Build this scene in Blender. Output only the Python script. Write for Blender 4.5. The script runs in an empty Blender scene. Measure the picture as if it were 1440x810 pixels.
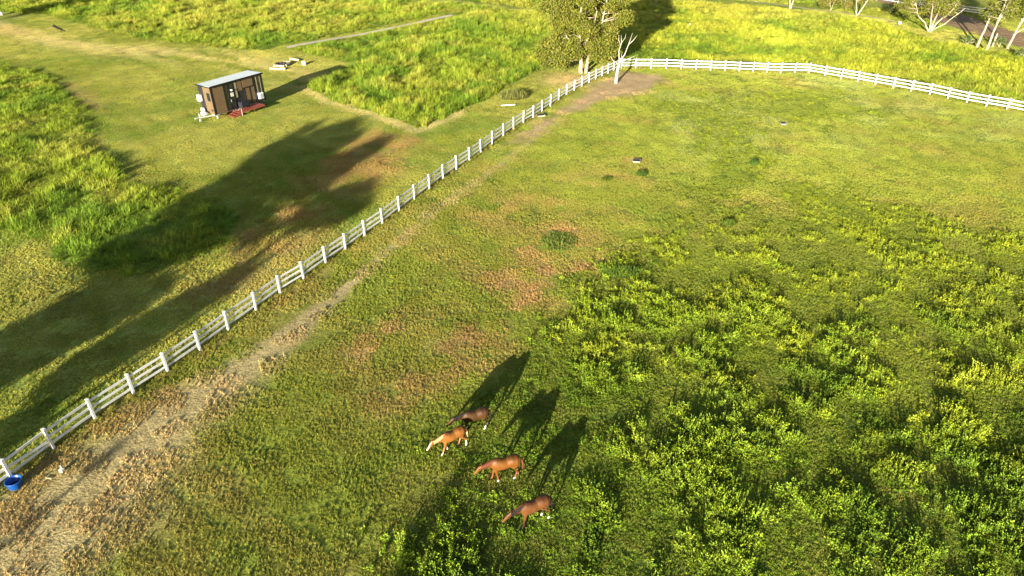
import bpy, bmesh, math, random
import numpy as np
from mathutils import Vector, Matrix, Euler
R = math.radians
rng = np.random.default_rng(7); random.seed(7)

# ------------------------------------------------------------------ camera, world, sun, exposure
scene = bpy.context.scene
CAMH = 26.0; FPX = 960.0; PITCH = R(32)
cam_d = bpy.data.cameras.new('camera'); cam = bpy.data.objects.new('camera', cam_d)
scene.collection.objects.link(cam); scene.camera = cam
cam.location = (0, 0, CAMH); cam.rotation_euler = (R(90) - PITCH, 0, 0)
cam_d.sensor_width = 36; cam_d.lens = 36 * FPX / 1440; cam_d.clip_end = 6000; cam_d.clip_start = .5
SUN_EL = R(11.4); SUN_AZ = R(20.5)            # shadows run towards +Y, turned SUN_AZ towards +X
world = bpy.data.worlds.new("World"); scene.world = world; world.use_nodes = True
wn = world.node_tree; sky = wn.nodes.new('ShaderNodeTexSky'); sky.sky_type = 'NISHITA'; sky.sun_disc = False
sky.sun_elevation = SUN_EL; sky.sun_rotation = R(180) + SUN_AZ; sky.air_density = 1.0; sky.dust_density = 1.2
bg = wn.nodes['Background']; wn.links.new(sky.outputs[0], bg.inputs[0]); bg.inputs[1].default_value = 0.05
sd = bpy.data.lights.new('sun', 'SUN'); sd.energy = 5.0; sd.angle = R(.53); sd.color = (1, .92, .74)
so = bpy.data.objects.new('sun', sd); scene.collection.objects.link(so)
dirv = Vector((math.sin(SUN_AZ) * math.cos(SUN_EL), math.cos(SUN_AZ) * math.cos(SUN_EL), -math.sin(SUN_EL)))
so.rotation_euler = dirv.to_track_quat('-Z', 'Y').to_euler(); so.location = (-30, -60, 40)
scene.view_settings.view_transform = 'Standard'; scene.view_settings.look = 'None'
scene.view_settings.exposure = 1.9; scene.view_settings.gamma = 1
scene.render.resolution_x = 1024; scene.render.resolution_y = 576
scene.render.engine = 'CYCLES'
scene.cycles.max_bounces = 5; scene.cycles.diffuse_bounces = 2; scene.cycles.transmission_bounces = 3
scene.cycles.transparent_max_bounces = 4

# ------------------------------------------------------------------ photo pixel -> ground
cS, sS = math.cos(PITCH), math.sin(PITCH)
def gnd(px, py, z=0.0):
    x = (px - 720) / FPX; y = (405 - py) / FPX
    d = (x, cS + y * sS, -sS + y * cS); t = (CAMH - z) / -d[2]
    return Vector((d[0] * t, d[1] * t, z))

# ------------------------------------------------------------------ numpy noise
_lat = np.random.default_rng(3).random((256, 256))
def vnoise(x, y, s, o=0):
    x = np.asarray(x) / s + 31.7 * o + 500; y = np.asarray(y) / s + 17.3 * o + 500
    xi = np.floor(x).astype(int); yi = np.floor(y).astype(int); fx = x - xi; fy = y - yi
    fx = fx * fx * (3 - 2 * fx); fy = fy * fy * (3 - 2 * fy)
    g = lambda a, b: _lat[(a + 37 * o) % 256, (b + 91 * o) % 256]
    return (g(xi, yi) * (1 - fx) + g(xi + 1, yi) * fx) * (1 - fy) + (g(xi, yi + 1) * (1 - fx) + g(xi + 1, yi + 1) * fx) * fy
def fbm(x, y, s, o=0, n=4):
    a = 0; w = 0; k = 1.0
    for i in range(n):
        a = a + vnoise(x, y, s / (2 ** i), o + i * 5) * k; w += k; k *= .55
    return a / w
def sstep(a, b, v):
    t = np.clip((v - a) / (b - a), 0, 1); return t * t * (3 - 2 * t)
def poly_sd(x, y, pts):
    """signed distance to a ground polygon, positive inside"""
    x = np.asarray(x, float); y = np.asarray(y, float)
    d = np.full(x.shape, 1e9); ins = np.zeros(x.shape, bool); n = len(pts)
    for i in range(n):
        ax, ay = pts[i]; bx, by = pts[(i + 1) % n]
        ex, ey = bx - ax, by - ay
        t = np.clip(((x - ax) * ex + (y - ay) * ey) / (ex * ex + ey * ey + 1e-9), 0, 1)
        d = np.minimum(d, np.hypot(x - ax - t * ex, y - ay - t * ey))
        c = ((ay > y) != (by > y)) & (x < (bx - ax) * (y - ay) / (by - ay + 1e-12) + ax)
        ins ^= c
    return np.where(ins, d, -d)
def line_d(x, y, pts):
    x = np.asarray(x, float); d = np.full(x.shape, 1e9)
    for i in range(len(pts) - 1):
        ax, ay = pts[i]; bx, by = pts[i + 1]; ex, ey = bx - ax, by - ay
        t = np.clip(((x - ax) * ex + (y - ay) * ey) / (ex * ex + ey * ey + 1e-9), 0, 1)
        d = np.minimum(d, np.hypot(x - ax - t * ex, y - ay - t * ey))
    return d
def G(*pp): return [tuple(gnd(a, b)[:2]) for a, b in pp]

# ------------------------------------------------------------------ zones measured on the photograph
FENCE_A = [(18, 675), (76, 631), (134, 589), (188, 553), (236, 522), (281, 491), (321, 462), (360, 435), (394, 411), (427, 391),
           (458, 369), (486, 350), (513, 331), (538, 315), (561.5, 298), (583, 282), (604, 267), (623, 252.5), (642, 239), (660, 227),
           (676, 215.5), (692, 203.5), (708, 192), (722, 182), (736, 172.8), (749.5, 164.8), (762, 156.5), (774, 148.6), (785.4, 141),
           (796.6, 134), (807.6, 128), (818, 122.5), (828, 116.8), (837.5, 111.8), (846.4, 107.3), (854.8, 103), (863, 99), (871, 95)]
FENCE_B = [(871, 95), (893.7, 95.2), (915, 95.5), (936.7, 96), (957.5, 96.8), (978.5, 97.6), (999, 98.2), (1019.4, 98.6), (1039.4, 99.3),
           (1059, 100.1), (1078.3, 100.9), (1097.7, 101.6), (1117.2, 102.1), (1137, 103), (1159.5, 107), (1182.6, 111.2), (1206, 115.4),
           (1230.7, 119.7), (1256, 123.8), (1281, 128.3), (1307, 133.3), (1332.5, 139), (1359, 144.9), (1386.5, 150), (1415.5, 155),
           (1446, 161), (1478, 168), (1512, 175)]
fa = G(*FENCE_A); fb = G(*FENCE_B)
d0 = (Vector(fa[0]) - Vector(fa[4])).normalized()
fa_ext = [tuple(Vector(fa[0]) + d0 * 60)] + fa
fb_ext = fb + [tuple(Vector(fb[-1]) + (Vector(fb[-1]) - Vector(fb[-5])).normalized() * 60)]
PADDOCK = fa_ext + fb_ext[1:] + [(160, -60)]
ZP1 = G((-160, 60), (0, 84), (45, 96), (90, 120), (118, 148), (140, 184), (132, 206), (165, 225), (190, 262), (250, 268), (300, 284), (335, 303), (328, 340),
        (262, 372), (172, 392), (112, 376), (42, 336), (0, 322), (-200, 380))
ZP2 = G((404, 70), (470, 84), (497, 90), (432, 122), (470, 142), (540, 162), (590, 182), (640, 160), (695, 134), (735, 110), (775, 92), (800, 68), (790, 40), (770, 22), (690, 12), (600, 3), (560, 14), (636, 24))
ZP3 = G((-60, -30), (-40, 15), (58, 20), (110, 33), (200, 56), (290, 66), (372, 72), (408, 62), (560, 33), (632, 18), (566, 8), (620, -2), (720, 9), (775, 22), (800, 40), (830, 60), (865, 82), (868, 60), (868, -70))
ZC = [tuple(Vector(p) + Vector((.2, .9))) for p in fb_ext] + G((1700, 20), (1440, 78), (1400, 74), (1345, 66), (1300, 52), (1235, 32), (1180, 22), (1060, 8), (930, 2), (860, -10), (872, 90))
ZC2 = G((860, -14), (930, -3), (1060, 3), (1180, 14), (1230, 24), (1300, 42), (1330, 40), (1290, 20), (1180, 4), (1100, -12), (900, -40))
WEED = G((545, 790), (610, 720), (655, 690), (652, 640), (648, 600), (690, 560), (745, 500), (765, 455), (790, 440), (840, 375), (880, 350), (935, 312), (975, 300), (1050, 290), (1150, 270), (1250, 300), (1500, 330), (1700, 600), (1700, 1000), (500, 1000))
WEED2 = G((840, 375), (935, 312), (900, 260), (960, 215), (905, 160), (960, 130), (1010, 120), (1180, 128), (1290, 158), (1220, 175), (1060, 170), (1130, 240), (1290, 285), (1600, 330), (1500, 420), (1100, 420))
DIRTP = G((-40, 830), (0, 790), (90, 715), (160, 660), (230, 590), (300, 545), (370, 500), (430, 450), (495, 395))
TRACK = G((495, 395), (560, 340), (610, 300), (640, 278), (680, 250), (720, 218), (760, 188))
BARE = G((690, 215), (745, 180), (790, 150), (838, 118), (875, 100), (925, 103), (935, 112), (905, 128), (850, 140), (790, 165), (745, 195))
REDS = [(G((760, 385), (830, 370)), 1.6), (G((640, 480), (760, 405)), 2.2), (G((880, 245), (892, 228)), 1.2), (G((505, 500), (560, 450)), 1.2), (G((730, 380), (840, 300)), 2.6),
        (G((560, 560), (700, 480)), 1.6), (G((650, 460), (800, 330)), 1.8), (G((700, 300), (830, 250)), 2.2)]
DRY_L = G((470, 200), (530, 178), (600, 190), (560, 240), (500, 270), (420, 330), (330, 400), (270, 420), (330, 330), (440, 260))
TRACK2 = G((-60, 20), (20, 45), (90, 60), (200, 72), (330, 84), (420, 110))
GRAVEL = G((404, 67.5), (470, 55), (560, 38), (636, 22))

def height(x, y):
    x = np.asarray(x, float); y = np.asarray(y, float)
    h = (fbm(x, y, 14, 2, 3) - .5) * .34 + (fbm(x, y, 3.5, 4, 2) - .5) * .07
    h = h + np.exp(-(line_d(x, y, DIRTP) / 1.2) ** 2) * -.06
    fade = sstep(400, 150, np.hypot(x, y - 50))
    return h * fade
def hz(x, y): return float(height(np.array([x]), np.array([y]))[0])
def on(px, py, dz=0.0):
    p = gnd(px, py, 0)
    for _ in range(3): p = gnd(px, py, hz(p.x, p.y))
    return Vector((p.x, p.y, p.z + dz))

def weed_mask(x, y):
    a = sstep(-1.2, 1.5, poly_sd(x, y, WEED) + (fbm(x, y, 3.5, 9) - .5) * 6)
    b = sstep(-1, 2.5, poly_sd(x, y, WEED2) + (fbm(x, y, 5, 12) - .5) * 10) * .8 * sstep(.36, .56, fbm(x, y, 5, 15))
    n = fbm(x, y, 4.5, 21)
    return np.maximum(a * (.5 + .5 * sstep(.30, .5, n)), b)
def tall_mask(x, y):
    w = (fbm(x, y, 2.5, 30) - .5)
    return np.maximum.reduce([sstep(-.1, .5, poly_sd(x, y, ZP1) + w * 2.2), sstep(-.1, .4, poly_sd(x, y, ZP2) + w * .8),
                              sstep(-.1, .6, poly_sd(x, y, ZP3) + w * 2.0), sstep(0, .5, poly_sd(x, y, ZC) + w * .6), .7 * sstep(0, .8, poly_sd(x, y, ZC2) + w)])
def mix(a, b, t): return a * (1 - t[..., None]) + np.array(b) * t[..., None]
def ground_color(x, y):
    x = np.asarray(x, float); y = np.asarray(y, float)
    pad = sstep(-.4, .4, poly_sd(x, y, PADDOCK))
    c = np.zeros(x.shape + (3,)) + np.array((.215, .235, .035))
    n1 = fbm(x, y, 9, 40); n2 = fbm(x, y, 2.2, 44); n3 = fbm(x * .6 + y * .8, (y * .6 - x * .8) * .25, 2.5, 48)
    # left side: mown, straw and brown mixed in, mower lines
    L = mix(c, (.36, .34, .075), sstep(.38, .68, n1 * .6 + n3 * .5) * .8)
    L = mix(L, (.15, .22, .028), sstep(.5, .7, fbm(x, y, 6, 50)) * .6)
    u = (x * math.cos(R(35)) + y * math.sin(R(35))) + (fbm(x, y, 20, 54) - .5) * 5
    lines = .5 + .5 * np.sin(u * 2 * math.pi / 2.1); L = mix(L, (.42, .34, .12), lines ** 3 * .22)
    dl = sstep(-2, 2.5, poly_sd(x, y, DRY_L) + (n2 - .5) * 6); L = mix(L, (.36, .22, .08), dl * .85 * sstep(.25, .55, n2))
    t2 = np.exp(-(line_d(x, y, TRACK2) / 4) ** 2); L = mix(L, (.55, .44, .19), t2 * sstep(.3, .6, n3) * .75)
    # paddock: short green pasture turning olive-yellow to the far right
    P = mix(c, (.27, .29, .045), sstep(30, 80, y + (n1 - .5) * 40))
    P = mix(P, (.33, .23, .075), sstep(.48, .70, n3 * .55 + fbm(x, y, 5, 60) * .5) * .42)
    P = mix(P, (.12, .18, .022), sstep(.55, .75, fbm(x, y, 3, 62)) * .55)
    for pts, w in REDS:
        P = mix(P, (.40, .24, .10), np.exp(-(line_d(x, y, pts) / w) ** 2) * sstep(.42, .72, fbm(x, y, 1.3, 66) * .6 + n3 * .45) * .85)
    P = mix(P, (.34, .36, .11), sstep(.5, .7, fbm(x, y, 11, 64)) * sstep(55, 75, y) * .5)
    wm = weed_mask(x, y); P = mix(P, (.12, .16, .024), wm * .65)  # weedy ground coloured darker, imitating shade in the gaps between plants
    col = L * (1 - pad[..., None]) + P * pad[..., None]
    # worn earth and a painted dark line along the fence, horse track, bare corner
    wd = np.interp(y, [19, 26, 33, 44], [4.3, 2.7, 1.35, .38])
    dd = line_d(x, y, DIRTP); dm = np.exp(-(dd / wd) ** 2 * .8) * sstep(.25, .5, n2 * .6 + np.exp(-(dd / wd) ** 2) * .6)
    col = mix(col, (.45, .33, .16), np.clip(dm * 1.2, 0, 1))
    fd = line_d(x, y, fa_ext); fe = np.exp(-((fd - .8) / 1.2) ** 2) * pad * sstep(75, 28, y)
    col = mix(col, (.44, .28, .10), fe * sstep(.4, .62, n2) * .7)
    col = mix(col, (.045, .06, .012), np.exp(-(fd / .35) ** 2) * .5)  # rail shade and weedy strip darkened into the ground under the fence
    tr = np.exp(-(line_d(x, y, TRACK) / .45) ** 2); col = mix(col, (.50, .36, .19), tr * (.35 + .45 * n2))
    bs = sstep(-1.2, 1.5, poly_sd(x, y, BARE) + (n2 - .5) * 3.5); col = mix(col, (.50, .32, .19), bs * .92)
    bt = np.exp(-(np.hypot(x - gnd(800, 112).x, y - gnd(800, 112).y) / 3.5) ** 2); col = mix(col, (.48, .34, .17), np.clip(bt * 1.3, 0, 1) * (1 - pad) * .8)
    for a, b, r in [((-10, 40), (30, 45), 2.5), ((95, 118), (135, 150), 1.3), ((345, 395), (440, 330), 2.0)]:
        col = mix(col, (.42, .28, .12), np.exp(-(line_d(x, y, G(a, b)) / r) ** 2) * .45)
    for a, b in [((0, 362), (112, 428)), ((0, 392), (84, 440)), ((150, 66), (330, 150)), ((185, 62), (380, 150))]:
        col = mix(col, (.16, .13, .05), np.exp(-(line_d(x, y, G(a, b)) / .22) ** 2) * sstep(.3, .55, n2) * .6)
    tm = tall_mask(x, y); col = mix(col, (.20, .22, .04), tm * .75)
    edge = np.exp(-((line_d(x, y, ZP2[3:8]) - .5) / .7) ** 2); col = mix(col, (.58, .45, .2), edge * (1 - tm) * .8)
    v = .72 + .56 * fbm(x, y, 1.1, 70, 3)
    near = .90 + .10 * sstep(25, 60, y)
    return np.clip(col * v[..., None] * (near[..., None] * pad[..., None] + (1 - pad[..., None])) * np.array((.92, 1, .95)), 0, 1)

# ------------------------------------------------------------------ helpers
def nodes(name):
    m = bpy.data.materials.new(name); m.use_nodes = True; nt = m.node_tree
    return m, nt, nt.nodes['Principled BSDF']
def mat(name, col, rough=.6, metal=0, var=.12, scale=6, bump=.0, spec=.5):
    """plain coloured procedural material with blotchy value variation and a little bump"""
    m, nt, b = nodes(name); N = nt.nodes; K = nt.links
    tc = N.new('ShaderNodeTexCoord'); no = N.new('ShaderNodeTexNoise'); no.inputs['Scale'].default_value = scale; no.inputs['Detail'].default_value = 6
    K.new(tc.outputs['Object'], no.inputs['Vector'])
    mr = N.new('ShaderNodeMapRange'); mr.inputs[1].default_value = .3; mr.inputs[2].default_value = .7
    mr.inputs[3].default_value = 1 - var; mr.inputs[4].default_value = 1 + var; K.new(no.outputs['Fac'], mr.inputs[0])
    mx = N.new('ShaderNodeMix'); mx.data_type = 'RGBA'; mx.blend_type = 'MULTIPLY'; mx.inputs[0].default_value = 1
    mx.inputs[6].default_value = (*col, 1); K.new(mr.outputs[0], mx.inputs[7]); K.new(mx.outputs[2], b.inputs['Base Color'])
    b.inputs['Roughness'].default_value = rough; b.inputs['Metallic'].default_value = metal; b.inputs['Specular IOR Level'].default_value = spec
    if bump:
        bp = N.new('ShaderNodeBump'); bp.inputs['Strength'].default_value = bump; bp.inputs['Distance'].default_value = .03
        K.new(no.outputs['Fac'], bp.inputs['Height']); K.new(bp.outputs[0], b.inputs['Normal'])
    return m
def leaf_mat(name, attr_type='GEOMETRY', attr='col', transl=.3, spec=.12, rough=.65):
    m, nt, b = nodes(name); N = nt.nodes; K = nt.links
    at = N.new('ShaderNodeAttribute'); at.attribute_type = attr_type; at.attribute_name = attr
    out = at.outputs['Color']
    if attr_type == 'INSTANCER':
        a2 = N.new('ShaderNodeAttribute'); a2.attribute_name = 'col'
        mx = N.new('ShaderNodeMix'); mx.data_type = 'RGBA'; mx.blend_type = 'MULTIPLY'; mx.inputs[0].default_value = 1
        K.new(out, mx.inputs[6]); K.new(a2.outputs['Color'], mx.inputs[7]); out = mx.outputs[2]
    K.new(out, b.inputs['Base Color']); b.inputs['Roughness'].default_value = rough; b.inputs['Specular IOR Level'].default_value = spec
    tr = N.new('ShaderNodeBsdfTranslucent'); K.new(out, tr.inputs['Color'])
    ms = N.new('ShaderNodeMixShader'); ms.inputs[0].default_value = transl
    K.new(b.outputs[0], ms.inputs[1]); K.new(tr.outputs[0], ms.inputs[2]); K.new(ms.outputs[0], N['Material Output'].inputs['Surface'])
    return m

class MB:
    """collects shapes, then links them as ONE mesh object"""
    def __init__(s): s.v = []; s.f = []; s.c = []; s.smooth = False
    def add(s, vs, fs, col=None):
        o = len(s.v); s.v += [tuple(p) for p in vs]; s.f += [tuple(i + o for i in f) for f in fs]
        s.c += [col or (1, 1, 1)] * len(vs)
    def box(s, lo, hi, M=None):
        x0, y0, z0 = lo; x1, y1, z1 = hi
        vs = [Vector(p) for p in ((x0, y0, z0), (x1, y0, z0), (x1, y1, z0), (x0, y1, z0), (x0, y0, z1), (x1, y0, z1), (x1, y1, z1), (x0, y1, z1))]
        if M: vs = [M @ p for p in vs]
        s.add(vs, [(0, 3, 2, 1), (4, 5, 6, 7), (0, 1, 5, 4), (1, 2, 6, 5), (2, 3, 7, 6), (3, 0, 4, 7)])
    def tube(s, pts, radii, n=8, cap=True, col=None):
        pts = [Vector(p) for p in pts]; vs = []; fs = []; a = None
        for i, p in enumerate(pts):
            t = (pts[min(i + 1, len(pts) - 1)] - pts[max(i - 1, 0)]).normalized()
            if a is None: a = t.orthogonal().normalized()
            a = (a - t * a.dot(t)).normalized(); b = t.cross(a)
            r = radii[i] if hasattr(radii, '__len__') else radii
            for k in range(n):
                an = 2 * math.pi * k / n; vs.append(p + (a * math.cos(an) + b * math.sin(an)) * r)
        for i in range(len(pts) - 1):
            for k in range(n):
                k2 = (k + 1) % n; fs.append((i * n + k, i * n + k2, (i + 1) * n + k2, (i + 1) * n + k))
        if cap: fs.append(tuple(range(n - 1, -1, -1))); fs.append(tuple((len(pts) - 1) * n + k for k in range(n)))
        s.add(vs, fs, col)
    def build(s, name, m, parent=None, bevel=0, smooth=False, color=False):
        me = bpy.data.meshes.new(name); me.from_pydata(s.v, [], s.f); me.update()
        if color:
            ca = me.color_attributes.new('col', 'FLOAT_COLOR', 'POINT')
            ca.data.foreach_set('color', np.hstack([np.array(s.c, np.float32), np.ones((len(s.v), 1), np.float32)]).ravel())
        if smooth: me.polygons.foreach_set('use_smooth', [True] * len(me.polygons))
        me.materials.append(m)
        o = bpy.data.objects.new(name, me); scene.collection.objects.link(o)
        if parent: o.parent = parent
        if bevel:
            b = o.modifiers.new('bevel', 'BEVEL'); b.width = bevel; b.segments = 2; b.limit_method = 'ANGLE'
        return o
def tag(o, label=None, cat=None, group=None, kind=None):
    if label: o['label'] = label
    if cat: o['category'] = cat
    if group: o['group'] = group
    if kind: o['kind'] = kind
    return o
def empty(name, loc, rz=0, **k):
    o = bpy.data.objects.new(name, None); scene.collection.objects.link(o); o.location = loc; o.rotation_euler = (0, 0, rz)
    o.empty_display_size = .3; return tag(o, **k)

# ------------------------------------------------------------------ ground sheet
def build_ground():
    NX, NY = 1300, 1250
    u = np.linspace(-1, 1, NX); b = math.asinh(3000 / 30); xs = 30 * np.sinh(b * u)
    v = np.linspace(-1, 1, NY); ys = 40 + 30 * np.sinh(b * v)
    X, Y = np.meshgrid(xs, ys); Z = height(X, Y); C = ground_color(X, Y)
    co = np.stack([X, Y, Z], -1).reshape(-1, 3).astype(np.float32)
    i = np.arange((NY - 1) * (NX - 1)); r = i // (NX - 1); c = i % (NX - 1); a = r * NX + c
    F = np.stack([a, a + 1, a + NX + 1, a + NX], -1).astype(np.int32)
    me = bpy.data.meshes.new('ground'); me.vertices.add(len(co)); me.vertices.foreach_set('co', co.ravel())
    me.loops.add(F.size); me.loops.foreach_set('vertex_index', F.ravel()); me.polygons.add(len(F))
    me.polygons.foreach_set('loop_start', np.arange(0, F.size, 4, dtype=np.int32)); me.update(calc_edges=True)
    me.polygons.foreach_set('use_smooth', np.ones(len(F), bool))
    ca = me.color_attributes.new('col', 'FLOAT_COLOR', 'POINT')
    ca.data.foreach_set('color', np.hstack([C.reshape(-1, 3), np.ones((len(co), 1))]).astype(np.float32).ravel())
    m, nt, bs = nodes('pasture'); N = nt.nodes; K = nt.links
    at = N.new('ShaderNodeAttribute'); at.attribute_name = 'col'; g = N.new('ShaderNodeNewGeometry')
    def noise(sc, det=5, rough=.65):
        n = N.new('ShaderNodeTexNoise'); n.inputs['Scale'].default_value = sc; n.inputs['Detail'].default_value = det; n.inputs['Roughness'].default_value = rough
        K.new(g.outputs['Position'], n.inputs['Vector']); return n
    n1 = noise(9); n2 = noise(2.2)
    mr = N.new('ShaderNodeMapRange'); mr.inputs[1].default_value = .3; mr.inputs[2].default_value = .7; mr.inputs[3].default_value = .4; mr.inputs[4].default_value = 1.6; K.new(n1.outputs['Fac'], mr.inputs[0])
    mx = N.new('ShaderNodeMix'); mx.data_type = 'RGBA'; mx.blend_type = 'MULTIPLY'; mx.inputs[0].default_value = 1
    K.new(at.outputs['Color'], mx.inputs[6]); K.new(mr.outputs[0], mx.inputs[7]); K.new(mx.outputs[2], bs.inputs['Base Color'])
    bs.inputs['Roughness'].default_value = .95; bs.inputs['Specular IOR Level'].default_value = .05
    bp = N.new('ShaderNodeBump'); bp.inputs['Strength'].default_value = .8; bp.inputs['Distance'].default_value = .07; K.new(n1.outputs['Fac'], bp.inputs['Height'])
    b2 = N.new('ShaderNodeBump'); b2.inputs['Strength'].default_value = .5; b2.inputs['Distance'].default_value = .2; K.new(n2.outputs['Fac'], b2.inputs['Height']); K.new(b2.outputs[0], bp.inputs['Normal'])
    K.new(bp.outputs[0], bs.inputs['Normal']); me.materials.append(m)
    o = bpy.data.objects.new('ground', me); scene.collection.objects.link(o); tag(o, kind='structure')
build_ground()

# ------------------------------------------------------------------ ground cover sources (never linked to the scene; instanced on points)
def src_mesh(name, V, F, Cc, m):
    me = bpy.data.meshes.new(name); me.from_pydata(V, [], F); me.update()
    ca = me.color_attributes.new('col', 'FLOAT_COLOR', 'POINT')
    ca.data.foreach_set('color', np.hstack([np.array(Cc, np.float32), np.ones((len(V), 1), np.float32)]).ravel())
    me.materials.append(m); return bpy.data.objects.new(name, me)
M_GRASS = leaf_mat('grass_blade', 'INSTANCER', 'tint', .20)
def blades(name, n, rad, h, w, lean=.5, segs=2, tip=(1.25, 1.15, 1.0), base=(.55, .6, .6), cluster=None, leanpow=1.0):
    V = []; F = []; Cc = []; r = random.Random(hash(name) % 999 + n)
    r = random.Random(n * 7 + int(h * 1000))
    for i in range(n):
        if cluster:
            cx, cy = cluster[r.randrange(len(cluster))]; x = cx + r.gauss(0, .035); y = cy + r.gauss(0, .035)
        else:
            a = r.random() * 6.283; q = rad * math.sqrt(r.random()); x = math.cos(a) * q; y = math.sin(a) * q
        az = r.random() * 6.283; L = h * (.55 + .6 * r.random()); ln = lean * L * (r.random() ** leanpow) * 1.2
        dx, dy = math.cos(az), math.sin(az); px, py = -dy, dx
        ww = w * (.6 + .8 * r.random()); tv = .75 + .5 * r.random(); yv = r.random()
        o = len(V)
        for s in range(segs + 1):
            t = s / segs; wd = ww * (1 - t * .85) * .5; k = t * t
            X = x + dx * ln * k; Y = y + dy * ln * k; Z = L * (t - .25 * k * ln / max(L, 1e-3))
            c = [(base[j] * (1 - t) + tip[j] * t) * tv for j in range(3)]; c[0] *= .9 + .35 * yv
            V += [(X - px * wd, Y - py * wd, Z), (X + px * wd, Y + py * wd, Z)]; Cc += [c, c]
        for s in range(segs): a = o + 2 * s; F.append((a, a + 1, a + 3, a + 2))
    return src_mesh(name, V, F, Cc, M_GRASS)
def weedplant(name, seed, h=.4, rad=.2, stalks=11, yellow=.6):
    V = []; F = []; Cc = []; r = random.Random(seed)
    def quad(p, d, L, w, c0, c1):
        sd = d.cross(Vector((r.gauss(0, 1), r.gauss(0, 1), r.gauss(0, 1)))).normalized() * L * w; o = len(V)
        V.extend([p - sd * .4, p + sd * .4, p + d * L * .55 + sd, p + d * L, p + d * L * .55 - sd]); F.append((o, o + 1, o + 2, o + 3, o + 4)); Cc.extend([c0, c0, c1, c1, c1])
    for i in range(stalks):
        az = r.random() * 6.283; q = rad * math.sqrt(r.random()); b = Vector((math.cos(az) * q * .8, math.sin(az) * q * .8, 0)); H_ = h * r.choice((.35, .5, .7, .85, 1, 1.15)) * r.uniform(.85, 1.15)
        top = b + Vector((math.cos(az) * H_ * .28 * r.random(), math.sin(az) * H_ * .28 * r.random(), H_)); k = r.uniform(.7, 1.3); fl = r.random() < yellow
        for m in range(7):
            t = .2 + .8 * (m + r.random()) / 7; p = b.lerp(top, t); a2 = r.random() * 6.283; el = r.uniform(.3, 1.25)
            d = Vector((math.cos(a2) * math.cos(el), math.sin(a2) * math.cos(el), math.sin(el))); g = .40 + .75 * t  # g darkens leaves low on the stalk, painting in shade between plants
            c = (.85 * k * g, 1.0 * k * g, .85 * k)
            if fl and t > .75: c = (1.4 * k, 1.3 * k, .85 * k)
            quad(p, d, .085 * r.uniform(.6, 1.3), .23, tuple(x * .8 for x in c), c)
        quad(b, (top - b).normalized(), H_, .012, (.6, .7, .6), (.9, .9, .8))
    for i in range(12):
        az = r.random() * 6.283; q = rad * 1.2 * r.random(); b = Vector((math.cos(az) * q, math.sin(az) * q, 0)); d = Vector((math.cos(az) * .7, math.sin(az) * .7, r.uniform(.5, 1.6))).normalized(); k = r.uniform(.6, 1.1)
        quad(b, d, h * r.uniform(.3, .6), .05, (.6 * k, .7 * k, .6 * k), (.9 * k, 1.0 * k, .8 * k))
    return src_mesh(name, V, F, Cc, M_GRASS)

def scatter(name, srcs, P, rot, scl, idx, tint, label):
    cl = bpy.data.collections.new(name + '_source')
    for o in sorted(srcs, key=lambda q: q.name): cl.objects.link(o)
    me = bpy.data.meshes.new(name); me.vertices.add(len(P)); me.vertices.foreach_set('co', P.astype(np.float32).ravel())
    for nm, ty, arr, key in (('rot', 'FLOAT_VECTOR', rot, 'vector'), ('scl', 'FLOAT_VECTOR', scl, 'vector'), ('idx', 'INT', idx, 'value'), ('tint', 'FLOAT_COLOR', tint, 'color')):
        a = me.attributes.new(nm, ty, 'POINT'); a.data.foreach_set(key, arr.astype(np.int32 if ty == 'INT' else np.float32).ravel())
    me.update(); o = bpy.data.objects.new(name, me); scene.collection.objects.link(o)
    ng = bpy.data.node_groups.new(name, 'GeometryNodeTree')
    ng.interface.new_socket('Geometry', in_out='INPUT', socket_type='NodeSocketGeometry'); ng.interface.new_socket('Geometry', in_out='OUTPUT', socket_type='NodeSocketGeometry')
    gi = ng.nodes.new('NodeGroupInput'); go = ng.nodes.new('NodeGroupOutput'); ip = ng.nodes.new('GeometryNodeInstanceOnPoints')
    ci = ng.nodes.new('GeometryNodeCollectionInfo'); ci.inputs[0].default_value = cl; ci.inputs['Separate Children'].default_value = True; ci.inputs['Reset Children'].default_value = True
    ip.inputs['Pick Instance'].default_value = True
    def at(nm, dt):
        n = ng.nodes.new('GeometryNodeInputNamedAttribute'); n.data_type = dt; n.inputs['Name'].default_value = nm; return n.outputs[0]
    L = ng.links.new
    L(gi.outputs[0], ip.inputs['Points']); L(ci.outputs[0], ip.inputs['Instance']); L(at('idx', 'INT'), ip.inputs['Instance Index'])
    e = ng.nodes.new('FunctionNodeEulerToRotation'); L(at('rot', 'FLOAT_VECTOR'), e.inputs[0]); L(e.outputs[0], ip.inputs['Rotation'])
    L(at('scl', 'FLOAT_VECTOR'), ip.inputs['Scale']); L(ip.outputs[0], go.inputs[0])
    md = o.modifiers.new('scatter', 'NODES'); md.node_group = ng
    tag(o, label=label, cat='grass' if 'grass' in name or 'turf' in name else 'weeds', kind='stuff'); return o

def grid_pts(x0, x1, y0, y1, step, jit=.5):
    xs = np.arange(x0, x1, step); ys = np.arange(y0, y1, step); X, Y = np.meshgrid(xs, ys); X = X.ravel(); Y = Y.ravel()
    X = X + rng.uniform(-jit, jit, X.shape) * step; Y = Y + rng.uniform(-jit, jit, Y.shape) * step
    return X, Y
def in_view(x, y, m=4):
    dep = y * cS + CAMH * sS; return (np.abs(x) < dep * .75 + m) & (y > 14)
HOUSE_ZONE = None
def add_rot(n, tilt=0.0): return np.stack([rng.normal(0, tilt + 1e-6, n), rng.normal(0, tilt + 1e-6, n), rng.uniform(0, 6.283, n)], -1)

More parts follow.
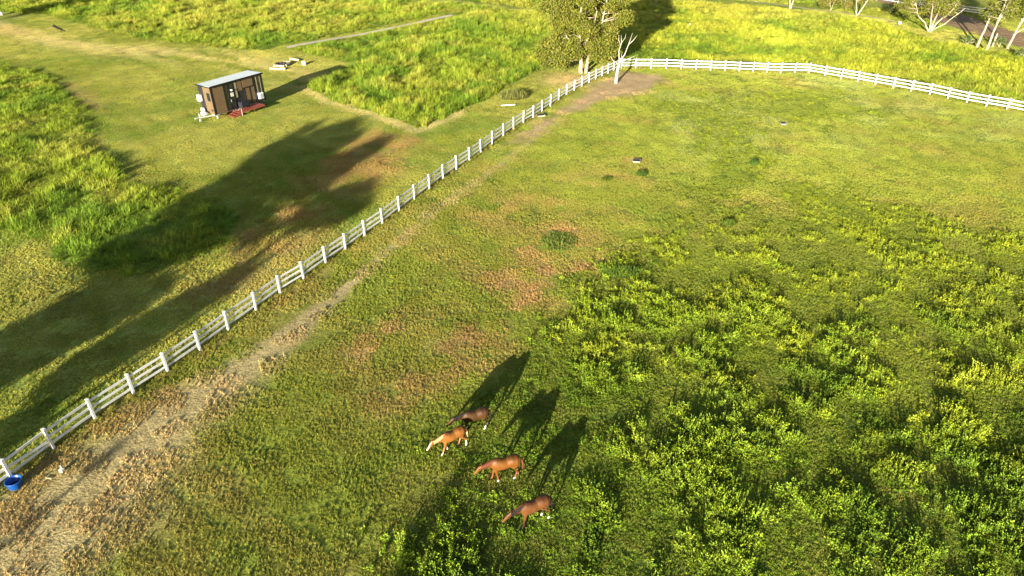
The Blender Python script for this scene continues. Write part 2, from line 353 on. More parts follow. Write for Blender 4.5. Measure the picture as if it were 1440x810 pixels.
# short turf: patches of little blades all over the grazed and mown ground
cl0 = []
for k in range(4):
    r = random.Random(k + 50); pts = [(r.uniform(-.8, .8), r.uniform(-.8, .8)) for _ in range(75)]
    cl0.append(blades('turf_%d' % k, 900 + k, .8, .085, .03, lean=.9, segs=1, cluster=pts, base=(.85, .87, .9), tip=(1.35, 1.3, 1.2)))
X, Y = grid_pts(-95, 115, 15, 150, 1.15)
keep = in_view(X, Y); X, Y = X[keep], Y[keep]
dm = np.exp(-(line_d(X, Y, DIRTP) / 1.6) ** 2); bs = sstep(-1, .5, poly_sd(X, Y, BARE)); tmk = tall_mask(X, Y)
keep = (rng.random(len(X)) > np.maximum(bs * .95, dm * .85)) & (tmk < .8); X, Y = X[keep], Y[keep]
C = ground_color(X, Y); n = len(X); s = (.8 + .5 * rng.random(n) + .5 * sstep(.5, .7, fbm(X, Y, 3, 62))) * (1 - .45 * sstep(50, 75, Y))
tint = np.hstack([np.clip(C * 1.12, 0, 1), np.ones((n, 1))])
scatter('turf_grass', cl0, np.stack([X, Y, height(X, Y) - .005], -1), add_rot(n), np.stack([np.ones(n), np.ones(n), s], -1), rng.integers(0, 4, n), tint, 'short grazed and mown turf covering the paddock and the open ground')

# tall grass
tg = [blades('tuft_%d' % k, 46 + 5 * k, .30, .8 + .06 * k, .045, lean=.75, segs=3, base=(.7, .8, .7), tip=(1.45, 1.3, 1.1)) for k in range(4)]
X, Y = grid_pts(-130, 150, 30, 215, .62)
keep = in_view(X, Y); X, Y = X[keep], Y[keep]
tmk = tall_mask(X, Y); keep = (line_d(X, Y, GRAVEL) > .9) & (rng.random(len(X)) < tmk * np.clip(1.15 - Y / 500, .4, 1)); X, Y = X[keep], Y[keep]; n = len(X)
hn = fbm(X, Y, 2.6, 80, 3); big = sstep(.52, .72, fbm(X, Y, 4, 82))
hs = .30 + .75 * sstep(.3, .7, hn) + .45 * big
p1 = poly_sd(X, Y, ZP1); p2 = poly_sd(X, Y, ZP2); zc = poly_sd(X, Y, ZC)
hs *= .45 + .55 * np.maximum(np.maximum(sstep(-.3, 2.2, p1), sstep(-.3, 1.0, p2)), np.maximum(sstep(-.3, 2.5, poly_sd(X, Y, ZP3)), sstep(-.3, 1.5, zc)))
hs *= np.where(p1 > -1, .62 + .35 * sstep(78, 52, Y), 1); hs *= np.where(zc > -1, .72, 1); hs *= np.where(p2 > -1, 1.0, 1)
hs *= rng.uniform(.75, 1.2, n) * (1 - .6 * np.exp(-((line_d(X, Y, GRAVEL) - .9) / 2.5) ** 2))
gcol = np.zeros((n, 3)) + np.array((.135, .190, .020))
gcol = mix(gcol, (.075, .145, .016), sstep(.45, .65, fbm(X, Y, 6, 84)) * .8)
gcol = mix(gcol, (.24, .255, .045), sstep(.5, .72, fbm(X, Y, 4, 86)) * .6)
gcol = mix(gcol, (.24, .275, .030), sstep(-2, 3, zc) * sstep(.3, .6, fbm(X, Y, 7, 88)) * .8)
gcol = mix(gcol, (.25, .24, .05), sstep(118, 150, Y + (hn - .5) * 30) * sstep(.4, .6, fbm(X, Y, 9, 90)) * .45)
X0, Y0 = X, Y
gcol *= 1.55 * rng.uniform(.75, 1.25, (n, 1))
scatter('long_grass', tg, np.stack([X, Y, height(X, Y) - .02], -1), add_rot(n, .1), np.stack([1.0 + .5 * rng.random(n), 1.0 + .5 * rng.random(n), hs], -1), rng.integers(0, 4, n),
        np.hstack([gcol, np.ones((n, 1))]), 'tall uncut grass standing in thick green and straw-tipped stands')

# rank grass left uncut under the rails
fx = []; 
for line in (fa, fb):
    for i in range(len(line) - 1):
        a, b_ = np.array(line[i]), np.array(line[i + 1])
        for k in range(7): fx.append(a + (b_ - a) * rng.random() + rng.normal(0, .13, 2))
fx = np.array(fx); n = len(fx); X, Y = fx.T; keepf = fbm(X, Y, 5, 130) > .36; X, Y = X[keepf], Y[keepf]; n = len(X)
fc = np.zeros((n, 3)) + np.array((.20, .24, .03)); fc = mix(fc, (.33, .27, .09), rng.random(n) ** 2); 
scatter('fence_line_grass', tg[:2], np.stack([X, Y, height(X, Y) - .02], -1), add_rot(n, .1), np.stack([.7 * np.ones(n), .7 * np.ones(n), rng.uniform(.15, .42, n)], -1), rng.integers(0, 2, n),
        np.hstack([fc, np.ones((n, 1))]), 'rank uncut grass growing along the foot of the white fences')

# weeds in the paddock
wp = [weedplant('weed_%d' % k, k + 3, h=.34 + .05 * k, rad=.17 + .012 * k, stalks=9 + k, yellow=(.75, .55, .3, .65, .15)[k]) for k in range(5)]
X, Y = grid_pts(-12, 95, 15, 112, .235)
keep = in_view(X, Y, 2); X, Y = X[keep], Y[keep]
wm = weed_mask(X, Y); thin = .45 + .55 * sstep(.40, .56, fbm(X, Y, 1.6, 108, 3)); keep = (rng.random(len(X)) < wm * thin * np.clip(1.3 - Y / 90, .35, 1)) & (poly_sd(X, Y, PADDOCK) > 1.2); X, Y = X[keep], Y[keep]; n = len(X)
hn = fbm(X, Y, 2.4, 100, 3) * .6 + fbm(X, Y, .9, 106, 2) * .4; lush = sstep(.42, .60, hn)
hd = np.minimum(line_d(X, Y, G((735, 720), (690, 640), (730, 500))), line_d(X, Y, G((720, 650), (775, 540), (805, 590), (760, 710))))
hs = (.17 + .88 * lush) * rng.uniform(.6, 1.4, n) * (.40 + .60 * sstep(60, 28, Y)) * (1 - .72 * np.exp(-(hd / 2.2) ** 2))
wc = np.zeros((n, 3)) + np.array((.21, .27, .024))
wc = mix(wc, (.12, .18, .018), sstep(.45, .65, fbm(X, Y, 5, 102)) * .9)
wc = mix(wc, (.40, .38, .035), sstep(.38, .62, fbm(X, Y, 3.2, 104) * .55 + sstep(15, 60, Y + X * .5) * .35) * .5)
wc *= 1.1 * rng.uniform(.7, 1.35, (n, 1))
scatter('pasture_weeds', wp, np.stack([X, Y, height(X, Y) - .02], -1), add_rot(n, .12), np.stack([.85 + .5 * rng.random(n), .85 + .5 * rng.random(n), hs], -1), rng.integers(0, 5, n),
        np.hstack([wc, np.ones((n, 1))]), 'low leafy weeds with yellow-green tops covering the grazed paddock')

# paths
def strip(name, pts, w, m, dz=.02):
    mb = MB(); n = len(pts) * 14; P = []
    for i in range(len(pts) - 1):
        for k in range(14): P.append(Vector(pts[i]).lerp(Vector(pts[i + 1]), k / 14))
    P.append(Vector(pts[-1])); V = []
    for i, p in enumerate(P):
        t = (P[min(i + 1, len(P) - 1)] - P[max(i - 1, 0)]).normalized(); nrm = Vector((-t.y, t.x))
        for k in range(5):
            q = p + nrm * w * ((k / 4 - .5) + random.uniform(-.04, .04)); V.append((q.x, q.y, hz(q.x, q.y) + dz))
    F = [(i * 5 + k, i * 5 + k + 1, i * 5 + k + 6, i * 5 + k + 5) for i in range(len(P) - 1) for k in range(4)]
    mb.add(V, F); return tag(mb.build(name, m), kind='structure')
M_GRAVEL = mat('pale_gravel', (.50, .44, .32), .95, 0, .3, 3, .4, .1)
strip('path', GRAVEL, 1.3, M_GRAVEL, .05)
M_DIRT = mat('red_dirt', (.26, .17, .10), .95, 0, .35, .8, .4, .1)
strip('farm_track', G((1010, -12), (1060, 3), (1120, 11), (1180, 18), (1240, 27), (1300, 38)), .9, mat('straw_path', (.42, .36, .2), .95, 0, .3, 2, .3, .1), .05)
strip('road', G((1210, -14), (1290, 10), (1360, 34), (1440, 58), (1560, 88)), 9, M_DIRT, .05)

# ------------------------------------------------------------------ white fences
M_WHITE = mat('white_vinyl', (.68, .69, .69), .45, 0, .13, 1.7, 0, .4)
M_OLDW = mat('grimy_white_vinyl', (.62, .60, .54), .6, 0, .2, 9, 0, .3)
def post_mesh(h):
    mb = MB(); w = .065; mb.box((-w, -w, -.15), (w, w, h)); c = w + .014
    mb.add([(-c, -c, h), (c, -c, h), (c, c, h), (-c, c, h), (-c, -c, h + .03), (c, -c, h + .03), (c, c, h + .03), (-c, c, h + .03), (0, 0, h + .075)],
           [(3, 2, 1, 0), (0, 1, 5, 4), (1, 2, 6, 5), (2, 3, 7, 6), (3, 0, 4, 7), (4, 5, 8), (5, 6, 8), (6, 7, 8), (7, 4, 8)])
    return mb
def fence(name, pts, label, h=1.42, gap=None, ext=0, fallen=None):
    P = [Vector((p[0], p[1], hz(*p))) for p in pts]
    root = empty(name, P[0], label=label, cat='fence'); o0 = P[0]
    pm = None
    for i, p in enumerate(P):
        q = P[min(i + 1, len(P) - 1)] - P[max(i - 1, 0)]; rz = math.atan2(q.y, q.x)
        if pm is None: ob = post_mesh(h).build('post', M_WHITE, root, bevel=0); pm = ob
        else: ob = pm.copy(); scene.collection.objects.link(ob); ob.parent = root
        ob.location = p - o0; ob.rotation_euler = (random.gauss(0, .016), random.gauss(0, .016), rz + random.gauss(0, .03))
    for li, z in enumerate((.42, .83, 1.25)):
        z *= h / 1.42
        for i in range(0, len(P) - 1, 2):
            mb = MB()
            for j in (i, i + 1):
                if j + 1 >= len(P): break
                a, b = P[j] - o0, P[j + 1] - o0; d = (b - a); L = d.length; d.normalize(); sag = random.gauss(0, .013)
                rotm = d.to_track_quat('X', 'Z').to_matrix().to_4x4()
                s0, s1 = (.066, L - .066); y0 = 0
                if fallen and j == fallen and li == 1: M = Matrix.Translation(a + Vector((0, 0, z + sag))) @ rotm @ Matrix.Rotation(R(4.5), 4, 'Y') @ Matrix.Rotation(R(-2), 4, 'Z'); s1 = L - .18
                else: M = Matrix.Translation(a + Vector((0, 0, z + sag))) @ rotm
                mb.box((s0, -.02, -.07), (s1, .02, .07), M)
            ob = mb.build('rail', M_WHITE, root)
    return root
fa_full = [tuple(Vector(fa[0]) + (Vector(fa[0]) - Vector(fa[3])).normalized() * 2.45 * k) for k in (3, 2, 1)] + fa
fence('rail_fence', fa_full, 'long white three-rail fence crossing the picture diagonally from the blue tub to the dead tree', fallen=3)
fence('rail_fence', [tuple(Vector(fb[0]).lerp(Vector(fb[1]), .12))] + fb[1:], 'white fence along the far side of the paddock, from dead tree to right edge')
ff = G((1150, -14), (1176, -9), (1204, -4), (1232, 1), (1262, 6), (1292, 10), (1322, 14), (1352, 18), (1382, 22), (1412, 26), (1444, 31), (1476, 36))
fence('rail_fence', ff, 'farthest white fence behind the gum trees and the dirt road, top right corner', h=1.5)

# ------------------------------------------------------------------ trees
M_BARK = mat('pale_gum_bark', (.33, .27, .19), .8, 0, .3, 2.5, .3, .2)
M_DEAD = mat('bleached_dead_wood', (.48, .43, .36), .85, 0, .2, 3, .3, .2)
M_LEAF = leaf_mat('gum_leaf', 'GEOMETRY', 'col', .25, .08, .8)
def wob(p, r, a): return Vector((p.x + r.gauss(0, a), p.y + r.gauss(0, a), p.z + r.gauss(0, a * .6)))
def limb(mb, a, b, r0, r1, r, bow=.12, n=5):
    a = Vector(a); b = Vector(b); L = (b - a).length; P = [a]; off = Vector((r.gauss(0, bow), r.gauss(0, bow), r.gauss(0, bow * .5))) * L
    for i in range(1, n):
        t = i / n; P.append(wob(a.lerp(b, t) + off * math.sin(math.pi * t), r, L * .015))
    P.append(b); mb.tube(P, [r0 + (r1 - r0) * (i / n) for i in range(n + 1)], 7)
    return P
def leaves(mb, c, rad, n, r, cols, size=.22, flat=.7):
    # leaves gathered in small sprays inside one clump
    ns = max(3, n // 14)
    for s in range(ns):
        d = Vector((r.gauss(0, 1), r.gauss(0, 1), r.gauss(0, 1))).normalized() * rad * r.random() ** .45; d.z *= flat; sp = np.array(Vector(c) + d)
        base = np.array(r.choice(cols)) * r.uniform(.8, 1.2); m = 20
        g = np.random.default_rng(r.randrange(1 << 30))
        p = sp + g.normal(0, 1, (m, 3)) * (1, 1, .7) * size * 1.25
        u = g.normal(0, 1, (m, 3)) + (0, 0, -.4); u /= np.linalg.norm(u, axis=1)[:, None]
        w = np.cross(u, g.normal(0, 1, (m, 3))); w /= np.linalg.norm(w, axis=1)[:, None]
        L = size * g.uniform(.7, 1.3, (m, 1)); q = np.stack([p, p + u * L * .5 + w * L * .26, p + u * L, p + u * L * .5 - w * L * .26], 1).reshape(-1, 3)
        cc = np.repeat(base[None] * g.uniform(.8, 1.2, (m, 1)), 4, 0); o = len(mb.v)
        mb.v += q.tolist(); mb.c += cc.tolist(); mb.f += [(o + 4 * i, o + 4 * i + 1, o + 4 * i + 2, o + 4 * i + 3) for i in range(m)]
GUM = [(.15, .17, .025), (.185, .19, .030), (.125, .145, .024), (.20, .185, .035)]
def tree(name, label, base, trunks, clumps, leafn, seed, cols=GUM, size=.30, bark=M_BARK, cat='tree', group=None, twigs=True, flat=.7):
    """trunks: list of (points, r0, r1) local; clumps: list of (centre, radius) local"""
    r = random.Random(seed); root = empty(name, base, label=label, cat=cat, group=group)
    tb = MB(); nodesP = []
    for pts, r0, r1 in trunks:
        n = len(pts); P = [Vector(p) for p in pts]; Q = []
        for i in range(n - 1):
            for k in range(3): Q.append(wob(P[i].lerp(P[i + 1], k / 3), r, .03 if (i or k) else 0))
        Q.append(P[-1]); m = len(Q); tb.tube(Q, [r0 * (1.25 if i == 0 else 1) + (r1 - r0) * i / (m - 1) for i in range(m)], 9); nodesP += Q[max(1, m // 3):]
    if twigs:
        for c, rad in clumps:
            c = Vector(c); q = min(nodesP, key=lambda v: (v - c).length + max(0, v.z - c.z) * 2)
            rr = .045 + .012 * (q - c).length; limb(tb, q, c, rr, .02, r)
            for _ in range(3):
                e = c + Vector((r.gauss(0, 1), r.gauss(0, 1), r.gauss(.3, .6))) * rad * .6; limb(tb, c.lerp(q, .25), e, .03, .012, r, n=3)
    tb.build('trunk', bark, root, smooth=True)
    if leafn:
        lb = MB()
        for c, rad in clumps: leaves(lb, c, rad, int(leafn * 1.35 * rad * rad), r, cols, size, flat)
        lb.build('crown', M_LEAF, root, color=True)
    return root
def blobclumps(r, n, cx, cy, z0, z1, rx, ry, cr=(.9, 1.5), top=.55):
    out = []
    for _ in range(n):
        a = r.random() * 6.283; t = r.random(); prof = math.sin(math.pi * min(1, (t * .85 + .12))) ** .6; q = (r.random() ** .4)
        out.append(((cx + math.cos(a) * rx * q * prof, cy + math.sin(a) * ry * q * prof, z0 + (z1 - z0) * t), r.uniform(*cr)))
    return out
rt = random.Random(11)
b = on(817, 103)
clumps = blobclumps(rt, 105, .2, 1.2, 2.4, 13.6, 6.2, 5.0, (.85, 1.4)) + blobclumps(rt, 16, -3.6, -.5, 1.6, 5, 2.6, 2, (.7, 1.1)) + blobclumps(rt, 10, 2.6, .8, 2.2, 5, 2.0, 1.6, (.7, 1.0))
tree('gum_tree', 'large spreading olive-green gum tree beside the bend of the white fence', b,
     [([(0, 0, 0), (-.1, 0, 2), (-.3, .1, 4), (-.6, .3, 7), (-.4, .2, 10)], .33, .10), ([(.75, .1, 0), (.9, .1, 2), (1.6, .3, 4.5), (2.6, .2, 7), (3, 0, 10)], .26, .08),
      ([(-.2, .05, 3.2), (-2.2, -.3, 5), (-3.6, -.4, 7.6)], .16, .05), ([(.2, 0, 4), (1.2, -1.6, 6), (1.5, -2.4, 9)], .16, .05), ([(-.1, -.1, 2.2), (-1.6, -.8, 1.9), (-3.3, -1.1, 2.6)], .07, .03)],
     clumps, 370, 5, size=.28)
b = on(866, 117)
rd = random.Random(4); root = empty('dead_tree', b, label='bare bleached dead tree standing just inside the paddock corner', cat='dead tree')
tb = MB(); tb.tube([(0, 0, 0), (.05, 0, 1.2), (.15, 0, 2.2), (.3, .1, 3.0)], [.25, .19, .17, .14], 9)
tb.build('trunk', M_DEAD, root, smooth=True)
for pts, r0 in [([(.3, .1, 2.9), (.9, .1, 3.8), (1.3, .2, 5.2), (1.75, .2, 6.6)], .09), ([(1.25, .2, 5.0), (1.9, .3, 5.7), (2.4, .3, 6.3)], .05), ([(.3, .1, 2.8), (1.2, .1, 3.2), (2.4, 0, 3.7)], .06),
                ([(.25, .1, 2.9), (.1, .1, 4.3), (.3, 0, 5.4), (.25, .1, 6.4)], .07), ([(.3, 0, 5.3), (.75, .1, 6.0), (.8, .1, 6.5)], .035), ([(.25, .1, 4.9), (-.1, .1, 5.8), (-.1, .1, 6.4)], .035), ([(.2, 0, 2.6), (-.7, .1, 3.1), (-1.0, .2, 3.6)], .04),
                ([(.2, .1, 2.7), (.5, -.1, 3.4), (.4, -.1, 4.0)], .05)]:
    bb = MB(); bb.tube([wob(Vector(p), rd, .03) for p in pts], [r0 + (.015 - r0) * i / (len(pts) - 1) for i in range(len(pts))], 7); bb.build('branch', M_DEAD, root, smooth=True)

# right-hand group
rt = random.Random(21); b = on(1306, 45)
tr = [([(0, 0, 0), (-1.2, 0, 1.6), (-2.6, .1, 2.6), (-3.6, .2, 4.5)], .17, .05), ([(.1, 0, 0), (-.2, .1, 2.2), (-.8, .2, 5)], .16, .05), ([(.2, 0, 0), (.6, .2, 2.4), (1.0, .3, 5)], .16, .05),
      ([(.25, 0, 0), (1.3, .1, 1.9), (2.8, .2, 3.2), (3.8, .3, 5)], .17, .05), ([(.3, 0, .2), (2.4, 0, 1.4), (4.4, .2, 3.1), (5.6, .3, 4.2)], .12, .04)]
tree('gum_tree', 'low many-stemmed tree with pale limbs fanning out in front of the dirt road', b, tr, blobclumps(rt, 44, .2, 1.6, 2.8, 7.0, 5.8, 3.2, (.6, 1.0)), 170, 6, size=.28)
for (px, py, top, lean, seed, lab, nb) in [
        (1373, 67, 11.5, (1.9, 1), 31, 'slender pale gum, leftmost of the three tall trunks by the right edge', 16),
        (1386, 72, 11.0, (1.2, 1), 32, 'pale gum with forked trunk, middle of the three tall trunks by the right edge', 18),
        (1416, 69, 10.0, (2.2, .6), 33, 'stout pale gum nearest the right edge, casting shadow on the dirt', 20)]:
    rt = random.Random(seed); b = on(px, py); lx, ly = lean
    tr = [([(0, 0, 0), (lx * .18, 0, top * .25), (lx * .5, ly * .4, top * .55), (lx, ly, top * .95)], .20, .06)]
    if seed != 31: tr.append(([(lx * .3, ly * .3, top * .33), (lx * .3 + 1.2, ly, top * .6), (lx * .3 + 2, ly, top * .85)], .13, .05))
    if seed == 33: tr.append(([(.1, 0, 2.2), (1.6, 0, 3.2), (3, 0, 4.6)], .1, .04))
    tree('gum_tree', lab, b, tr, blobclumps(rt, nb + 12, lx * .8 + .4, ly + .6, top * .46, top, 3.4, 2.8, (.6, 1.1)), 170, seed, size=.28, cols=GUM[:3])
b = on(1395.5, 65.5); mb = MB(); mb.tube([(0, 0, 0), (.03, 0, .9), (.08, .03, 1.7), (.1, .02, 2.1)], [.2, .16, .15, .1], 9)
tag(mb.build('tree_stump', M_BARK, smooth=True), 'short broken pale stump between the middle and the right tall gums', 'stump').location = b
rt = random.Random(41); b = on(1110, 13)
tree('gum_tree', 'small forked white-trunked gum at the top edge, beyond the far fence', b, [([(0, 0, 0), (-.25, 0, 2), (-.6, .1, 6)], .16, .08), ([(.2, 0, 0), (.5, 0, 2), (.7, .1, 6)], .15, .08)], blobclumps(rt, 12, .1, .5, 3.2, 8, 3, 2.5), 170, 41)
rt = random.Random(42); b = on(1205, 22)
tree('gum_tree', 'small V-shaped leaning gum at the near end of the farthest fence', b, [([(0, 0, 0), (.9, 0, 1.8), (2.0, .2, 4.2)], .16, .06), ([(-.1, 0, 0), (-.5, .3, 2.0), (-.9, .4, 4)], .13, .06)], blobclumps(rt, 9, .8, .8, 2.8, 6, 2.2, 2, (.6, 1)), 170, 42)
rt = random.Random(43)
SHR = [(.20, .19, .035), (.25, .20, .045), (.14, .15, .03)]
def shrub(label, px, py, n, rx, h, seed, cols=SHR, ln=200, size=.2, name='shrub'):
    rr = random.Random(seed); return tree(name, label, on(px, py), [([(0, 0, 0), (.2, 0, h * .3), (.3, .1, h * .7)], .06, .03), ([(.05, .05, 0), (-.3, .1, h * .35), (-.5, .2, h * .7)], .05, .02)],
        blobclumps(rr, n, 0, 0, h * .25, h * .9, rx, rx * .8, (h * .2, h * .34)), ln, seed, cols=cols, size=size, cat='shrub')
shrub('rounded olive shrub with pale stems at the top edge, left of the farthest fence', 1168, 15, 16, 2.2, 4.0, 51)
shrub('smaller olive shrub touching the right side of the rounded one at the top edge', 1189, 14, 9, 1.3, 3.0, 52)
DKG = [(.06, .11, .025), (.09, .14, .03), (.05, .08, .02)]
shrub('dark green bush below the farthest fence, left of the many-stemmed tree', 1252, 18, 8, 1.3, 1.8, 53, DKG)
shrub('dark green bush on the road side behind the many-stemmed tree', 1292, 27, 9, 1.6, 2.2, 54, DKG)
shrub('dark bush between the tall gum trunks at the edge of the dirt', 1404, 66, 8, 1.1, 1.5, 55, DKG)
shrub('dark green bush at the foot of the leftmost tall gum', 1360, 62, 8, 1.4, 1.2, 56, DKG)
shrub('low dark bush right of the stout gum at the right edge', 1432, 80, 8, 1.5, 1.4, 57, DKG)
shrub('big dark green tree-like bush in the very top right corner behind the farthest fence', 1425, 8, 14, 3.0, 5.0, 58, DKG, 170, .3)
shrub('big dark bush behind the farthest fence between the gum crowns', 1345, 0, 14, 3.2, 5.0, 59, DKG, 170, .3)
rt = random.Random(61)
tree('gum_tree', 'bright green tree in the top left corner', on(-12, 30), [([(0, 0, 0), (.3, 0, 1.5), (.2, 0, 4)], .2, .1)], blobclumps(rt, 22, 0, 0, 1.8, 7, 2.8, 2.6, (.7, 1.2)), 220, 61, cols=[(.10, .17, .02), (.14, .19, .03), (.07, .12, .02)])
tree('gum_tree', 'dark bushy tree just above the left end of the top edge', on(-18, -6), [([(0, 0, 0), (.3, 0, 2), (.2, 0, 5)], .25, .1)], blobclumps(random.Random(62), 26, 0, 0, 1.0, 7.5, 4.5, 3, (.9, 1.4)), 180, 62)
# trees outside the left edge: their shadows lie across the mown ground
def shade_tree(label, top_shadow, h, rx, n, z0, seed, trunk_r=.3, extra=(), cr=(.18, .34)):
    tip = gnd(*top_shadow); k = h / math.tan(SUN_EL); bx, by = tip.x - math.sin(SUN_AZ) * k, tip.y - math.cos(SUN_AZ) * k
    rr = random.Random(seed)
    return tree('gum_tree', label, (bx, by, hz(bx, by)), [([(0, 0, 0), (.1, 0, h * .3), (.2, 0, h * .6), (.1, 0, h * .9)], trunk_r, .08)] + list(extra),
                blobclumps(rr, n, 0, 0, z0, h, rx, rx, cr), 900, seed, size=.14)
def cast_tree(label, polys, along, seed, h, leafn=330, thr=.37):
    """a real tree whose crown clumps sit where its shadow in the photograph says they are"""
    rr = random.Random(seed); ta = math.tan(SUN_EL); sa, ca = math.sin(SUN_AZ), math.cos(SUN_AZ); pts = []
    for poly, n in polys:
        g = G(*poly); xs = [p[0] for p in g]; ys = [p[1] for p in g]; k = 0
        while k < n:
            x, y = rr.uniform(min(xs), max(xs)), rr.uniform(min(ys), max(ys))
            if float(poly_sd(np.array([x]), np.array([y]), g)[0]) < (.5 if n > 20 else 0) or float(fbm(np.array([x]), np.array([y]), 4.5, 120 + seed % 7, 2)[0]) < (thr if n > 20 else 0): continue
            k += 1; al = x * sa + y * ca; cr = x * ca - y * sa; dpt = rr.uniform(-2.5, 2.5); pts.append((along + dpt, cr, (al - along - dpt) * ta))
    cm = sum(p[1] for p in pts) / len(pts); bx, by = along * sa + cm * ca, along * ca - cm * sa
    cl = [((a * sa + c * ca - bx, a * ca - c * sa - by, max(z, 1.2)), rr.uniform(.5, .85)) for a, c, z in pts]
    return tree('gum_tree', label, (bx, by, hz(bx, by)), [([(0, 0, 0), (.1, 0, h * .3), (.3, 0, h * .6), (.1, 0, h * .9)], .38, .09), ([(.1, 0, h * .3), (1.3, .3, h * .5), (1.8, .2, h * .8)], .2, .07)], cl, leafn, seed, size=.34, flat=.38)
cast_tree('tallest broad gum outside the left edge, its crown shading the mown grass', [(((165, 345), (235, 298), (330, 243), (400, 195), (425, 174), (490, 174), (498, 195), (460, 215), (478, 240), (518, 262), (500, 285), (430, 290), (440, 318), (380, 335), (300, 352), (220, 385), (150, 395)), 150),
    (((495, 200), (530, 205), (528, 222), (500, 225)), 4), (((470, 268), (520, 262), (512, 290), (440, 318), (430, 300)), 14)], 1, 71, 13.5)
cast_tree('second gum outside the left edge, lower and darker', [(((0, 478), (60, 440), (150, 400), (255, 388), (200, 428), (90, 490), (0, 545), (-120, 590), (-120, 520)), 75)], 0, 72, 9, thr=.30)
cast_tree('airy gum outside the left edge nearest the fence', [(((-100, 640), (0, 575), (130, 492), (260, 420), (400, 342), (440, 322), (428, 345), (330, 402), (200, 480), (80, 556), (0, 612)), 72)], -2, 73, 11, 170, .45)
cast_tree('small gum outside the left edge close beside the fence line', [(((-90, 660), (0, 612), (60, 575), (200, 492), (270, 452), (240, 475), (150, 530), (40, 605), (-60, 680)), 26)], -3, 74, 8, 150, .45)
shade_tree('slim young gum behind the camera by the paddock', (655, 650), 6.5, .16, 22, 1.6, 75, .14)
shade_tree('slim pole-like gum left of the camera', (168, 626), 5.5, .12, 7, 2.6, 76, .12)

# ------------------------------------------------------------------ tiny house on its trailer
M_TAN = mat('tan_timber_boards', (.135, .09, .048), .6, 0, .14, 4, 0, .3)
M_CHAR = mat('charcoal_steel', (.022, .022, .024), .5, .2, .1, 4)
M_BLK = mat('black_frame', (.012, .012, .013), .45, .2, .1, 4)
M_ROOF = mat('light_grey_corrugated_steel', (.46, .50, .52), .5, .2, .08, 3)
M_RED = mat('red_brown_decking', (.24, .055, .035), .65, 0, .2, 8)
M_GAL = mat('galvanised_white_steel', (.5, .5, .49), .4, .3, .08, 8)
M_GLASS = mat('dark_window_glass', (.015, .018, .02), .08, 0, .05, 1, 0, .9)
M_CURT = mat('cream_curtain', (.25, .21, .13), .8, 0, .1, 6)
M_TYRE = mat('grey_tyre', (.10, .095, .09), .8, 0, .2, 8)
M_WB = mat('white_appliance', (.62, .64, .68), .35, 0, .05, 4)
M_BLUE = mat('dark_blue_cloth', (.004, .006, .014), .7, 0, .2, 5)
hb = Vector((-34.867, 78.947, 0)); ha = 1.002; HL, HW, HB, HT = 7.39, 2.4, .62, 3.95
hb.z = hz(-32, 82)
H = empty('tiny_house', hb, ha, label='tan and charcoal tiny house on a white trailer, parked on the mown grass', cat='tiny house')
mb = MB(); mb.box((0.05, 0.05, HB), (HL - .05, HW - .05, HT - .12)); wall = mb.build('wall', M_CHAR, H)
def panel(name, x0, x1, z0, z1, m, parent, y=-.0, th=.05, grooves=True, face='front'):
    mb = MB(); n = max(1, int(round((x1 - x0) / .14))) if grooves else 1
    for i in range(n):
        a = x0 + (x1 - x0) * i / n; b_ = x0 + (x1 - x0) * (i + 1) / n - (.012 if grooves else 0)
        if face == 'front': mb.box((a, y, z0), (b_, y + th, z1))
        else: mb.box((y, a, z0), (y + th, b_, z1))
    return mb.build(name, m, parent)
panel('timber_panel', .16, 1.72, HB, HT - .18, M_TAN, wall)
panel('timber_panel', 3.62, 4.3, 2.55, HT - .2, M_TAN, wall)
panel('timber_panel', 4.45, 5.95, 2.75, HT - .2, M_TAN, wall)
panel('timber_panel', 4.62, 5.28, HB + .1, 2.62, M_TAN, wall, -.02)
panel('timber_panel', 5.4, 6.0, HB + .1, 2.62, M_TAN, wall, -.02)
for x in (4.5, 5.31, 6.03):
    mb = MB(); mb.box((x, -.05, HB), (x + .09, .045, 2.68)); mb.build('trim', M_BLK, wall)
mb = MB(); mb.box((4.3, -.056, 2.68), (6.12, .048, 2.76)); mb.build('trim', M_BLK, wall)
for x0, x1 in ((-.02, .15), (HL - .13, HL + .02)):
    mb = MB(); mb.box((x0, -.03, HB - .02), (x1, .12, HT - .14)); mb.build('corner_post', M_BLK, wall)
def window(x0, x1, z0, z1, parent, fr=.06, curtain=None, name='window', y=-.015):
    mb = MB(); w = fr
    mb.box((x0, y, z0), (x0 + w, .05, z1)); mb.box((x1 - w, y, z0), (x1, .05, z1)); mb.box((x0 + w, y, z0), (x1 - w, .05, z0 + w)); mb.box((x0 + w, y, z1 - w), (x1 - w, .05, z1))
    f = mb.build(name, M_BLK, parent)
    mb = MB(); mb.box((x0 + w, .02, z0 + w), (x1 - w, .046, z1 - w)); mb.build('pane', M_GLASS, f)
    if curtain:
        for c0, c1 in curtain: mb = MB(); mb.box((c0, .012, z0 + w + .05), (c1, .018, z1 - w - .03)); mb.build('curtain', M_CURT, f)
    return f
window(1.8, 2.35, HB + .1, HT - .25, wall); 
dr = window(2.38, 3.1, HB + .1, HT - .25, wall, .07, name='door')
mb = MB(); mb.box((2.44, -.06, 1.55), (2.48, -.02, 1.85)); mb.build('handle', M_GAL, dr)
mb = MB(); mb.tube([(2.74, -.09, 2.85), (2.74, -.09, 2.97)], .14, 14); mb.build('wall_lamp', M_WB, wall)
mb = MB(); mb.box((2.55, -.05, 2.15), (2.95, -.02, 2.6)); mb.build('notice_board', mat('pale_board', (.5, .5, .46), .6), wall)
window(3.14, 3.6, 1.75, HT - .22, wall, .05, [(3.21, 3.54)])
